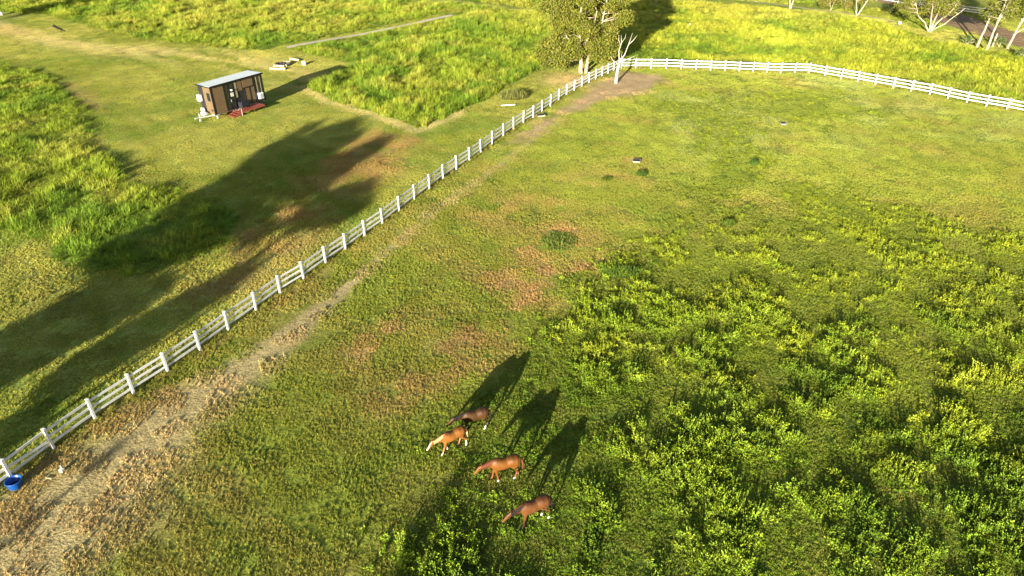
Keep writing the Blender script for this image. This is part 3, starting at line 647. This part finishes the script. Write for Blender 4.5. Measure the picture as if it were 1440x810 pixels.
window(6.14, HL - .15, HB + .35, HT - .2, wall, .06, [(6.42, 6.56), (6.98, 7.10)])
panel('timber_panel', 6.14, HL - .15, HB, HB + .33, M_TAN, wall, .0)
mb = MB(); mb.box((6.3, -.36, .95), (6.95, -.06, 1.7)); ac = mb.build('air_conditioner', M_WB, wall, .03)
mb = MB(); mb.tube([(6.62, -.365, 1.33), (6.62, -.38, 1.33)], .26, 20); mb.build('fan_grille', mat('grey_grille', (.35, .36, .38), .5), ac)
mb = MB(); mb.box((3.25, -.75, HB + .1), (4.35, -.06, 1.35)); mb.tube([(3.3, -.7, 1.4), (4.3, -.7, 1.4)], .08, 8); mb.build('outdoor_seat', M_BLUE, wall, .05)
# left end wall
panel('timber_panel', .15, 1.45, HB, HT - .18, M_TAN, wall, 0, .05, True, 'end')
mb = MB()
for a, b_ in (((-.02, .32, 2.15), (.04, .39, 3.1)), ((-.02, .81, 2.15), (.04, .88, 3.1)), ((-.02, .39, 2.15), (.04, .81, 2.21)), ((-.02, .39, 3.04), (.04, .81, 3.1))): mb.box(a, b_)
wf = mb.build('window', M_BLK, wall); mb = MB(); mb.box((-.005, .39, 2.21), (.03, .81, 3.04)); mb.build('pane', M_GLASS, wf)
mb = MB(); mb.box((-.42, 1.75, 2.0), (-.05, 2.3, 2.75)); mb.build('water_heater', M_WB, wall, .03)
mb = MB(); mb.box((-.03, .25, 1.0), (.0, .5, 1.2)); mb.build('vent', M_BLK, wall)
mb = MB(); mb.box((HL + .02, .35, 1.4), (HL + .3, .9, 2.2)); mb.build('air_conditioner', M_WB, wall, .03)
# roof, corrugated, falling a little to the back
mb = MB(); nx = 150; V = []; 
for i in range(nx + 1):
    x = -.12 + (HL + .24) * i / nx; z = .015 * math.cos(i * math.pi / 2)
    V += [(x, -.14, HT + z), (x, HW + .1, HT - .10 + z), (x, -.14, HT - .03), (x, HW + .1, HT - .13)]
F = []
for i in range(nx):
    a = i * 4; F += [(a, a + 4, a + 5, a + 1), (a + 2, a + 3, a + 7, a + 6), (a, a + 2, a + 6, a + 4), (a + 1, a + 5, a + 7, a + 3)]
F += [(0, 1, 3, 2), (nx * 4, nx * 4 + 2, nx * 4 + 3, nx * 4 + 1)]; mb.add(V, F); rf = mb.build('roof', M_ROOF, H)
mb = MB(); mb.box((-.13, -.17, HT - .17), (HL + .13, -.145, HT + .02)); mb.box((-.16, -.17, HT - .17), (-.135, HW + .12, HT - .04)); mb.box((HL + .135, -.17, HT - .17), (HL + .16, HW + .12, HT - .04)); mb.build('fascia', M_BLK, rf)
# trailer
mb = MB(); mb.box((0, .25, HB - .2), (HL, .37, HB - .02)); mb.box((0, HW - .37, HB - .2), (HL, HW - .25, HB - .02))
for i in range(6): x = .2 + i * (HL - .5) / 5; mb.box((x, .37, HB - .16), (x + .1, HW - .37, HB - .04))
ch = mb.build('trailer_chassis', M_GAL, H)
mb = MB(); mb.tube([(0.1, .3, HB - .12), (-1.5, 1.2, HB - .12)], .06, 6); mb.tube([(.1, HW - .3, HB - .12), (-1.5, 1.2, HB - .12)], .06, 6); mb.box((-1.95, 1.12, HB - .18), (-1.4, 1.28, HB - .04)); mb.build('drawbar', M_GAL, ch)
mb = MB(); mb.tube([(-1.35, 1.2, 0), (-1.35, 1.2, .95)], .045, 8); mb.tube([(-1.35, 1.12, .1), (-1.35, 1.28, .1)], .13, 12); mb.build('jockey_wheel', M_GAL, ch)
mb = MB(); mb.box((-.95, .95, HB - .04), (-.5, 1.45, HB + .35)); mb.build('toolbox', M_WB, ch, .03)
for i, y in enumerate((1.62, 1.98)):
    mb = MB(); mb.tube([(-.3, y, HB - .02), (-.3, y, HB + .02), (-.3, y, HB + .5), (-.3, y, HB + .62), (-.3, y, HB + .7)], [.1, .16, .16, .1, .05], 14); mb.build('gas_bottle', M_GAL, ch, smooth=True)
for x in (2.9, 3.7, 4.5):
    for y in (.12, HW - .33):
        mb = MB(); mb.tube([(x, y, .33), (x, y + .2, .33)], .33, 20); w = mb.build('wheel', M_TYRE, H); mb = MB(); mb.tube([(x, y - .01, .33), (x, y + .03, .33)], .17, 14); mb.build('rim', M_GAL, w)
mb = MB(); mb.tube([(HL - .7, -.05, .35), (HL - .7, .17, .35)], .34, 20); w = mb.build('spare_wheel', M_TYRE, H)
for x in (.3, HL - .3): mb = MB(); mb.box((x, .2, 0), (x + .12, .35, HB - .2)); mb.build('stabiliser_leg', M_GAL, ch)
# red-brown deck on legs and steps, in front of the long wall
D = empty('deck', hb + Matrix.Rotation(ha, 3, 'Z') @ Vector((1.75, -.12, 0)), ha, label='red-brown timber deck on posts in front of the tiny house door', cat='deck')
mb = MB()
for i in range(9): mb.box((.9, -.13 - i * .135 - .0, .52), (4.3, -.13 - i * .135 + .125, .55))
mb.build('deck_board', M_RED, D)
mb = MB(); mb.box((.9, -1.26, .38), (4.3, -1.22, .515)); mb.box((.9, -.05, .38), (4.3, -.01, .515)); mb.build('joist', M_RED, D)
for x in (1.0, 2.5, 4.15):
    for y in (-1.15, -.1): mb = MB(); mb.box((x, y, 0), (x + .09, y + .09, .38)); mb.build('leg', M_BLK, D)
S = empty('steps', hb + Matrix.Rotation(ha, 3, 'Z') @ Vector((2.35, -.1, 0)), ha, label='red-brown open steps leading up to the left end of the deck', cat='steps')
for k in range(3): mb = MB(); mb.box((-.75 + k * .36, -1.05, .12 + k * .15), (-.75 + k * .36 + .3, .05, .16 + k * .15)); mb.build('tread', M_RED, S)
for y in (-1.1, .06): mb = MB(); mb.add([(-.8, y, 0), (.33, y, 0), (.33, y, .5), (.2, y, .5), (-.8, y, .12), (-.8, y + .04, 0), (.33, y + .04, 0), (.33, y + .04, .5), (.2, y + .04, .5), (-.8, y + .04, .12)], [(0, 1, 2, 3, 4), (9, 8, 7, 6, 5), (0, 5, 6, 1), (1, 6, 7, 2), (2, 7, 8, 3), (3, 8, 9, 4), (4, 9, 5, 0)]); mb.build('stringer', M_RED, S)
mb = MB(); mb.tube([(.35, -1.15, 0), (.35, -1.15, .85), (.2, -1.15, .95), (-.15, -1.15, .8)], .03, 8); mb.build('handrail', M_GAL, S)

# ------------------------------------------------------------------ fire pit seats: pale logs, slabs and stone
M_LOG = mat('pale_sawn_timber', (.42, .34, .21), .8, 0, .15, 6, .2)
M_STONE = mat('white_stone', (.5, .47, .4), .8, 0, .15, 3, .4)
def log_at(name, label, p0, p1, r, m=M_LOG, cat='log', dz=0):
    a, b_ = on(*p0), on(*p1); d = b_ - a; L = d.length; mb = MB(); rr = random.Random(int(p0[0] * 7))
    n = 7; mb.tube([(L * i / n, rr.gauss(0, .015), rr.gauss(0, .01)) for i in range(n + 1)], [r * rr.uniform(.92, 1.06) for _ in range(n + 1)], 10)
    o = mb.build(name, m, smooth=False); o.location = a + Vector((0, 0, r + dz)); o.rotation_euler = (0, 0, math.atan2(d.y, d.x)); return tag(o, label, cat, 'timbers around the fire pit')
log_at('log', 'long pale log nearest the tiny house, frontmost of the fire pit timbers', (380, 98.2), (402, 98.4), .17)
log_at('log', 'pale log just behind the frontmost one at the fire pit', (385.5, 94), (400.5, 94.8), .17)
log_at('log', 'pale log on the right side of the fire pit hollow', (402, 94), (409, 89.5), .17)
log_at('log', 'pale log at the back of the fire pit', (399, 88.6), (409.5, 88.4), .15)
log_at('log', 'farthest pale log, behind the fire pit near the white stone', (408, 84), (421, 86), .16)
mb = MB(); rr = random.Random(5)
for k in range(11):
    a = k / 11 * 6.283; c = Vector((math.cos(a) * .75, math.sin(a) * .75, .1)); mb.tube([c + Vector((0, 0, -.12)), c + Vector((0, 0, .12 + rr.random() * .06))], [.2, .15], 6)
mb.tube([(0, 0, 0), (0, 0, .05)], .62, 12)
tag(mb.build('fire_pit', mat('sooty_stone', (.035, .028, .025), .9, 0, .4, 5)), 'dark sooty fire pit ring between the pale logs', 'fire pit').location = on(395, 91)
def rock(name, label, p, sx, sy, sz, m, seed, cat='rock'):
    bm = bmesh.new(); bmesh.ops.create_icosphere(bm, subdivisions=3, radius=1); rr = random.Random(seed); dirs = [Vector((rr.gauss(0, 1), rr.gauss(0, 1), rr.gauss(0, 1))).normalized() for _ in range(9)]
    for v in bm.verts:
        for d in dirs:
            q = v.co.dot(d) - .72
            if q > 0: v.co -= d * q
        v.co.x *= sx; v.co.y *= sy; v.co.z = v.co.z * sz + sz * .6
    me = bpy.data.meshes.new(name); bm.to_mesh(me); bm.free(); me.materials.append(m); o = bpy.data.objects.new(name, me); scene.collection.objects.link(o); o.location = on(*p); return tag(o, label, cat)
rock('rock', 'white stone with a long shadow, right of the fire pit logs', (428, 91.5), .42, .38, .42, M_STONE, 3)
rock('rock', 'white boulder alone in the long grass beyond the far fence', (970, 37.5), .32, .3, .36, M_STONE, 4)
rock('rock', 'white boulder in the grass left of the many-stemmed tree', (1265, 34), .34, .3, .36, M_STONE, 5)
rock('rock', 'pale rock at the left edge under the corner tree', (1, 21), .6, .5, .5, M_STONE, 6)
a, b_ = on(704.5, 149.8), on(724.5, 148.4); d = b_ - a; mb = MB(); mb.box((0, -.07, 0), (d.length, .07, .09)); pl = mb.build('plank', M_WHITE, None, .01); pl.location = a + Vector((0, 0, .1)); pl.rotation_euler = (0, 0, math.atan2(d.y, d.x))
tag(pl, 'spare white fence rail lying on the grass left of the diagonal fence', 'rail')

# grassy clump and fallen dark branch
def clump(name, label, px, py, rx, ry, h, n, seed, col=(.17, .18, .05), cat='grass clump', cols2=None):
    r = random.Random(seed); mb = MB(); 
    for i in range(n):
        a = r.random() * 6.283; q = math.sqrt(r.random()); x, y = math.cos(a) * q * rx, math.sin(a) * q * ry; az = r.random() * 6.283
        L = h * (1.05 - q * .5) * r.uniform(.6, 1.2); ln = L * r.random() * .8; dx, dy = math.cos(az), math.sin(az); k = r.uniform(.6, 1.3); w = .03
        c0 = tuple(j * k * .6 for j in col); c1 = tuple(j * k * 1.2 for j in (cols2 or col))
        mb.add([(x - dy * w, y + dx * w, 0), (x + dy * w, y - dx * w, 0), (x + dx * ln * .4 + dy * w * .7, y + dy * ln * .4 - dx * w * .7, L * .6), (x + dx * ln * .4 - dy * w * .7, y + dy * ln * .4 + dx * w * .7, L * .6), (x + dx * ln, y + dy * ln, L)], [(0, 1, 2, 3), (3, 2, 4)], c0)
        mb.c[-3:] = [c1] * 3
    o = mb.build(name, M_LEAF, None, color=True); o.location = on(px, py); return tag(o, label, cat)
clump('grass_clump', 'pale rounded clump of grass with a dark shadow beside the spare white rail', 722, 137, 1.9, 1.3, 1.15, 900, 3)
clump('grass_clump', 'dark green tuft below the trough in the middle of the paddock', 902, 246, .55, .45, .45, 260, 4, (.07, .12, .02))
clump('grass_clump', 'wide dark patch of longer grass on the reddish pasture, left of the weeds', 786, 340, 1.5, 1.7, .3, 900, 5, (.13, .18, .03))
clump('grass_clump', 'dark weed tuft at the upper left corner of the dense weeds', 872, 384, 1.6, .8, .6, 700, 6, (.08, .13, .02))
clump('grass_clump', 'single dark green weed among the yellow pasture, right of centre', 1061, 231, .5, .4, .55, 220, 7, (.06, .11, .02))
clump('grass_clump', 'small tuft of grass left of the dark one in mid paddock', 853, 252, .5, .5, .3, 160, 8, (.10, .14, .02))
clump('grass_clump', 'dark tuft near the weeds, in line above the horses shadows', 1025, 316, .7, .5, .5, 260, 9, (.10, .15, .02))
r = random.Random(8); mb = MB(); P0 = [on(72, 37), on(80, 41), on(88, 45)]
o0 = P0[0]; mb.tube([(0, 0, .1)] + [tuple(p - o0 + Vector((0, 0, .14))) for p in P0[1:]], [.08, .07, .03], 6); mb.tube([tuple(P0[1] - o0 + Vector((0, 0, .14))), tuple(on(85, 47) - o0 + Vector((0, 0, .1)))], [.04, .02], 6); mb.tube([(.3, 0, .1), tuple(on(76, 34) - o0)], [.05, .02], 6)
tag(mb.build('branch', mat('dark_deadwood', (.05, .04, .03), .9)), 'dark fallen branch on the straw-coloured ground at the top left', 'branch').location = o0

# ------------------------------------------------------------------ troughs, tub, tap
def trough(label, px, py, L, W, h, rz):
    T = empty('trough', on(px, py), rz, label=label, cat='trough'); mb = MB(); t = .06; a = .10
    vs = []; 
    for (l, w, z) in ((L / 2 - a, W / 2 - a, 0), (L / 2, W / 2, h), (L / 2 - t, W / 2 - t, h), (L / 2 - a - t, W / 2 - a - t, .06)): vs += [(-l, -w, z), (l, -w, z), (l, w, z), (-l, w, z)]
    fs = [(3, 2, 1, 0)]
    for s in range(3):
        for k in range(4): fs.append((s * 4 + k, s * 4 + (k + 1) % 4, s * 4 + 4 + (k + 1) % 4, s * 4 + 4 + k))
    mb.add(vs[:12], [f for f in fs if max(f) < 12]); mb.build('basin', M_TRO, T)
    mb = MB(); mb.add([(x * .998, y * .998, z) for x, y, z in vs[8:]], [(k, (k + 1) % 4, 4 + (k + 1) % 4, 4 + k) for k in range(4)] + [(4, 5, 6, 7)]); mb.build('liner', M_BLK, T)
    mb = MB(); mb.box((-L / 2 + .14, -W / 2 + .14, .09), (L / 2 - .14, W / 2 - .14, h * .6)); mb.build('water', M_BLK, T)
M_TRO = mat('white_plastic_trough', (.34, .33, .30), .5, 0, .1, 5)
trough('low white trough on the bare strip against the diagonal fence', 760.5, 163.5, 1.0, .7, .2, R(18))
trough('small white trough alone in the middle of the paddock beside a reddish patch', 895, 227.5, .8, .75, .19, R(-12))
trough('farthest small trough, on the yellow grass in the right half of the paddock', 1101, 175, .65, .65, .18, R(0))
M_TUB = mat('blue_plastic', (.006, .075, .34), .35, 0, .08, 5, 0, .5)
T = empty('tub', on(23, 684), 0, label='blue round plastic tub tied to the fence at the bottom left', cat='tub'); mb = MB(); n = 32
prof = [(.34, 0), (.37, .02), (.43, .48), (.455, .50), (.455, .535), (.42, .535), (.40, .5), (.34, .06)]
V = [(r_ * math.cos(6.2832 * k / n), r_ * math.sin(6.2832 * k / n), z) for r_, z in prof for k in range(n)]
F = [(i * n + k, i * n + (k + 1) % n, (i + 1) * n + (k + 1) % n, (i + 1) * n + k) for i in range(len(prof) - 1) for k in range(n)] + [tuple(range(n - 1, -1, -1)), tuple((len(prof) - 1) * n + k for k in range(n))]
T.scale = (.82,) * 3; mb.add(V, F); mb.build('shell', M_TUB, T, smooth=True)
mb = MB(); mb.tube([(-.25, .32, .5), (-.3, .42, .62), (-.38, .48, .6)], .03, 6); mb.build('strap', M_TUB, T)
mb = MB(); mb.tube([(0, 0, .07), (0, 0, .13)], [.34, .345], 24); mb.build('water', mat('dark_water', (.01, .03, .09), .1), T)
W = empty('water_tap', on(88, 663), R(-20), label='small white box with a short standpipe on the worn dirt near the tub', cat='tap'); mb = MB(); mb.box((-.11, -.09, 0), (.11, .09, .17)); mb.build('box', M_OLDW, W, .015)
mb = MB(); mb.tube([(-.05, .05, .17), (-.05, .05, .36)], .022, 8); mb.tube([(-.05, .05, .33), (-.05, -.03, .33)], .015, 6); mb.build('pipe', M_OLDW, W)
mb = MB(); mb.box((-.17, -.03, 0), (.17, .03, .035)); o = mb.build('stick', M_LOG, None, .01); o.location = on(69, 673, .02); o.rotation_euler = (0, 0, R(-8)); tag(o, 'short pale stick on the dirt right of the blue tub', 'stick')
mb = MB(); mb.box((-.09, -.03, 0), (.09, .03, .03)); o = mb.build('stick', M_LOG, None, .01); o.location = on(92, 645, .02); o.rotation_euler = (0, 0, R(30)); tag(o, 'small white chip on reddish earth above the tap box', 'stick')

# ------------------------------------------------------------------ horses
def loft(bm, secs, n=14):
    """secs: (centre, half width (across y), half height, pitch axis vector) rings perpendicular to the path"""
    P = [Vector(s[0]) for s in secs]; rings = []
    for i, s in enumerate(secs):
        t = (P[min(i + 1, len(P) - 1)] - P[max(i - 1, 0)]).normalized(); side = Vector((0, 1, 0)); side = (side - t * side.dot(t)).normalized(); up = t.cross(side)
        if up.z < 0 and abs(up.z) > .3: up = -up
        rings.append([bm.verts.new(P[i] + side * math.cos(6.2832 * k / n) * s[1] + up * math.sin(6.2832 * k / n) * s[2]) for k in range(n)])
    for i in range(len(rings) - 1):
        for k in range(n): bm.faces.new((rings[i][k], rings[i][(k + 1) % n], rings[i + 1][(k + 1) % n], rings[i + 1][k]))
    for rg, rev in ((rings[0], True), (rings[-1], False)):
        c = bm.verts.new(sum((v.co for v in rg), Vector()) / n)
        for k in range(n): bm.faces.new((rg[k], rg[(k + 1) % n], c) if not rev else (rg[(k + 1) % n], rg[k], c))
def horse(label, loc, rz, scale, coat, low, mane, socks, blaze, pose, seed):
    """faces +x; pose = dict(head_z, neck_yaw, fl, fr, hl, hr = forward swing of each hoof)"""
    root = empty('horse', loc, rz, label=label, cat='horse', group='horses walking across the paddock'); root.scale = (scale,) * 3
    hzd = pose['head']; yaw = pose.get('yaw', 0)
    bm = bmesh.new()
    px, pz = 1.16, hzd
    poll = Vector((px, 0 + yaw, pz)); nb = Vector((.46, 0, 1.15))
    body = [((-.80, 0, 1.12), .09, .14), ((-.74, 0, 1.14), .20, .24), ((-.60, 0, 1.165), .285, .325), ((-.40, 0, 1.165), .29, .32), ((-.15, 0, 1.09), .262, .285), ((.08, 0, 1.07), .285, .33), ((.30, 0, 1.10), .262, .37), ((.46, 0, 1.13), .225, .36), ((.60, 0, 1.14), .175, .27), ((.70, 0, 1.14), .08, .13)]
    loft(bm, body, 18)
    nk = [((.36, 0, 1.20), .18, .29), ((.56, 0, 1.21), .145, .26), ((.75, yaw * .3, 1.20 + (hzd - 1.22) * .35), .11, .21), ((.96, yaw * .7, 1.20 + (hzd - 1.22) * .72), .09, .165), ((px, yaw, hzd), .085, .13), ((px + .06, yaw, hzd - .01), .06, .09)]
    loft(bm, nk, 14)
    dn = Vector((.62, yaw * .9, -.62)).normalized(); h0 = Vector((px - .02, yaw, hzd + .02))
    hd = [(h0 - dn * .03, .06, .085), (h0 + dn * .07, .085, .125), (h0 + dn * .2, .085, .125), (h0 + dn * .33, .062, .095), (h0 + dn * .46, .05, .07), (h0 + dn * .55, .055, .068), (h0 + dn * .60, .04, .045)]
    loft(bm, hd, 12)
    for s in (-1, 1):   # ears
        e = h0 + Vector((-.01, s * .05, .07)); loft(bm, [(e, .022, .02), (e + Vector((.02, s * .015, .07)), .024, .018), (e + Vector((.045, s * .02, .14)), .008, .008)], 8)
    feet = []
    def leg(x, y, top, swing, hind):
        if not hind:
            K = Vector((x + swing * .45, y, .50)); Fk = Vector((x + swing * .9, y, .16)); Hf = Vector((x + swing + .04, y, .05))
            S = [(Vector((x - .02, y * .9, top)), .09, .16), (Vector((x, y, .86)), .082, .12), (Vector((x + swing * .2, y, .70)), .06, .078), (K, .048, .056), (K.lerp(Fk, .25), .036, .040), (K.lerp(Fk, .7), .032, .037), (Fk, .043, .048), (Hf + Vector((-.02, 0, .05)), .042, .048), (Hf, .055, .062), (Hf - Vector((-.01, 0, .05)), .062, .07)]
        else:
            st = Vector((x + .17 + swing * .25, y, .84)); hk = Vector((x - .06 + swing * .6, y, .52)); Fk = Vector((x + .0 + swing * .95, y, .17)); Hf = Vector((x + .05 + swing, y, .05))
            S = [(Vector((x + .03, y * .75, top)), .13, .24), (Vector((x + .10, y * .95, .96)), .115, .19), (st, .085, .125), (st.lerp(hk, .55), .055, .075), (hk, .045, .062), (hk.lerp(Fk, .3), .038, .044), (hk.lerp(Fk, .75), .034, .04), (Fk, .045, .05), (Hf + Vector((-.02, 0, .05)), .044, .05), (Hf, .057, .063), (Hf - Vector((-.01, 0, .05)), .064, .07)]
        loft(bm, S, 10); feet.append((Hf.x, Hf.y))
    leg(.46, .13, 1.08, pose['fl'], False); leg(.46, -.13, 1.08, pose['fr'], False)
    leg(-.62, .14, 1.12, pose['hl'], True); leg(-.62, -.14, 1.12, pose['hr'], True)
    me = bpy.data.meshes.new('tmp'); bmesh.ops.recalc_face_normals(bm, faces=bm.faces); bm.to_mesh(me); bm.free()
    o = bpy.data.objects.new('tmp', me); scene.collection.objects.link(o)
    rm = o.modifiers.new('r', 'REMESH'); rm.mode = 'VOXEL'; rm.voxel_size = .016; rm.use_smooth_shade = True
    sm = o.modifiers.new('s', 'SMOOTH'); sm.iterations = 7; sm.factor = .6
    dg = bpy.context.evaluated_depsgraph_get(); dg.update(); m2 = bpy.data.meshes.new_from_object(o.evaluated_get(dg)); bpy.data.objects.remove(o); m2.name = 'body'
    co = np.zeros(len(m2.vertices) * 3, np.float32); m2.vertices.foreach_get('co', co); co = co.reshape(-1, 3)
    C = np.zeros((len(co), 3)) + np.array(coat) * np.array((.36, .50, .42)); x, y, z = co.T
    C = C * (1 + (fbm(x * 10 + seed, z * 10 + y * 6, 2.2, seed, 3) - .5)[:, None] * .45)
    C = C * (1 - .45 * sstep(1.30, 1.46, z) * (x < .9))[:, None]  # back made darker: shading painted into the coat colour
    C = mix(C, np.array(low), sstep(.62, .42, z) * (1 - sstep(.9, 1.2, x)))
    fts = feet
    for (fx, fy), sk in zip(fts, socks):
        if sk: C = mix(C, (.72, .68, .6), ((np.abs(x - fx) < .2) & (np.abs(y - fy) < .1)) * sstep(sk + .03, sk - .03, z))
    C = mix(C, (.10, .07, .05), sstep(.09, .06, z))
    hm = (co - np.array(h0)) @ np.array(dn); onh = (x > px - .12) & (hm > -.02)
    upv = np.array(Vector(dn).cross(Vector((0, 1, 0))).normalized()); upv = upv * (1 if upv[0] > 0 else -1)
    front = (co - np.array(h0)) @ upv
    if blaze: C = mix(C, (.75, .68, .58), onh * sstep(.01, .04, front) * sstep(.055, .02, np.abs(y - yaw - hm * .35 * np.sign(yaw) * 0)) * sstep(.04, .1, hm))
    C = mix(C, tuple(q * .35 for q in low), onh * sstep(.5, .58, hm) * (0 if blaze else .8))
    for s in (-1, 1):    # eyes
        ey = np.array(h0 + dn * .17 + Vector((.03, s * .085, .03))); C = mix(C, (.01, .01, .01), sstep(.035, .02, np.linalg.norm(co - ey, axis=1)))
    ca = m2.color_attributes.new('col', 'FLOAT_COLOR', 'POINT'); ca.data.foreach_set('color', np.hstack([np.clip(C, 0, 1), np.ones((len(co), 1))]).astype(np.float32).ravel())
    m2.materials.clear(); m2.materials.append(M_COAT); m2.polygons.foreach_set('use_smooth', [True] * len(m2.polygons))
    bo = bpy.data.objects.new('body', m2); scene.collection.objects.link(bo); bo.parent = root
    hm_ = mat('horse_hair', mane, .7, 0, .3, 12, .2, .2)
    # mane: locks falling off the crest to one side
    mb = MB(); r = random.Random(seed)
    crest = [(.40, 0, 1.44), (.58, 0, 1.43), (.76, yaw * .3, 1.385 + (hzd - 1.22) * .38), (.96, yaw * .7, 1.35 + (hzd - 1.22) * .78), (px, yaw, hzd + .12)]
    for i in range(60):
        t = i / 59 * 3.999; k = int(t); p = Vector(crest[k]).lerp(Vector(crest[k + 1]), t - k); s = pose.get('mane', 1)
        mb.tube([p + Vector((0, -s * .02, -.02)), p + Vector((r.gauss(0, .01), s * .05, .012)), p + Vector((r.gauss(0, .02), s * .10, -.07)), p + Vector((r.gauss(-.02, .03), s * .115, -.17 + r.gauss(0, .03)))], [.02, .022, .018, .006], 5)
    for i in range(8): p = Vector(crest[4]); mb.tube([p, p + dn * .1 + Vector((.04, r.gauss(0, .02), .03)), p + dn * .2 + Vector((.05, r.gauss(0, .03), 0))], [.02, .018, .005], 5)
    mb.build('mane', hm_, root, smooth=True)
    mb = MB(); sw = pose.get('tail', 0)
    for i in range(26):
        a = Vector((-.79, r.gauss(0, .02), 1.27 + r.gauss(0, .015))); e = Vector((-.93 + r.gauss(0, .05), sw + r.gauss(0, .045), .52 + r.random() * .15))
        mb.tube([a, Vector((-.875 + r.gauss(0, .012), sw * .2 + r.gauss(0, .03), 1.16)), Vector((-.925 + r.gauss(0, .025), sw * .6 + r.gauss(0, .04), .88)), e], [.03, .034, .03, .008], 6)
    mb.build('tail', hm_, root, smooth=True)
    return root
m, nt, b0 = nodes('horse_coat'); at = nt.nodes.new('ShaderNodeAttribute'); at.attribute_name = 'col'; nt.links.new(at.outputs['Color'], b0.inputs['Base Color'])
b0.inputs['Roughness'].default_value = .5; b0.inputs['Specular IOR Level'].default_value = .2; pass; M_COAT = m
def hp(nose, rump, sc):   # place so that rump and nose fall where the photo has them
    A = gnd(*nose, .85 * sc); B = gnd(*rump, 1.3 * sc); d = A - B; rz = math.atan2(d.y, d.x)
    c = B + Vector((math.cos(rz), math.sin(rz), 0)) * .70 * sc; return Vector((c.x, c.y, hz(c.x, c.y))), rz
l, rz = hp((632, 597), (684, 576), .98)
horse('dark bay horse with white hind socks, rearmost and beside the chestnut with the pale mane', l, rz, .98, (.15, .048, .020), (.03, .018, .014), (.012, .010, .009), (0, 0, .30, .24), False, dict(head=1.18, yaw=.02, fl=.12, fr=-.16, hl=.05, hr=-.18, tail=.03), 1)
l, rz = hp((603, 631), (651, 602), .92)
horse('light chestnut horse with flaxen mane, white blaze and white legs, leading on the left', l, rz, .92, (.50, .14, .035), (.40, .18, .08), (.50, .30, .14), (.22, .34, .4, .0), True, dict(head=1.16, yaw=.0, fl=.26, fr=-.20, hl=-.20, hr=.16, tail=-.03), 2)
l, rz = hp((668, 664), (729, 644), 1.0)
horse('bright chestnut horse in the middle of the weeds, with one white front hoof', l, rz, 1.0, (.35, .095, .020), (.20, .06, .03), (.11, .035, .018), (.16, .0, .16, .12), False, dict(head=1.14, yaw=.04, fl=-.14, fr=.14, hl=.12, hr=-.12, tail=.04), 3)
l, rz = hp((709, 733), (770, 701), 1.0)
horse('reddish bay horse with black tail and white hind feet, nearest the bottom edge', l, rz, 1.0, (.27, .075, .028), (.04, .02, .014), (.013, .010, .009), (0, 0, .18, .2), False, dict(head=1.10, yaw=-.02, fl=.10, fr=-.10, hl=-.14, hr=.10, tail=-.02), 4)
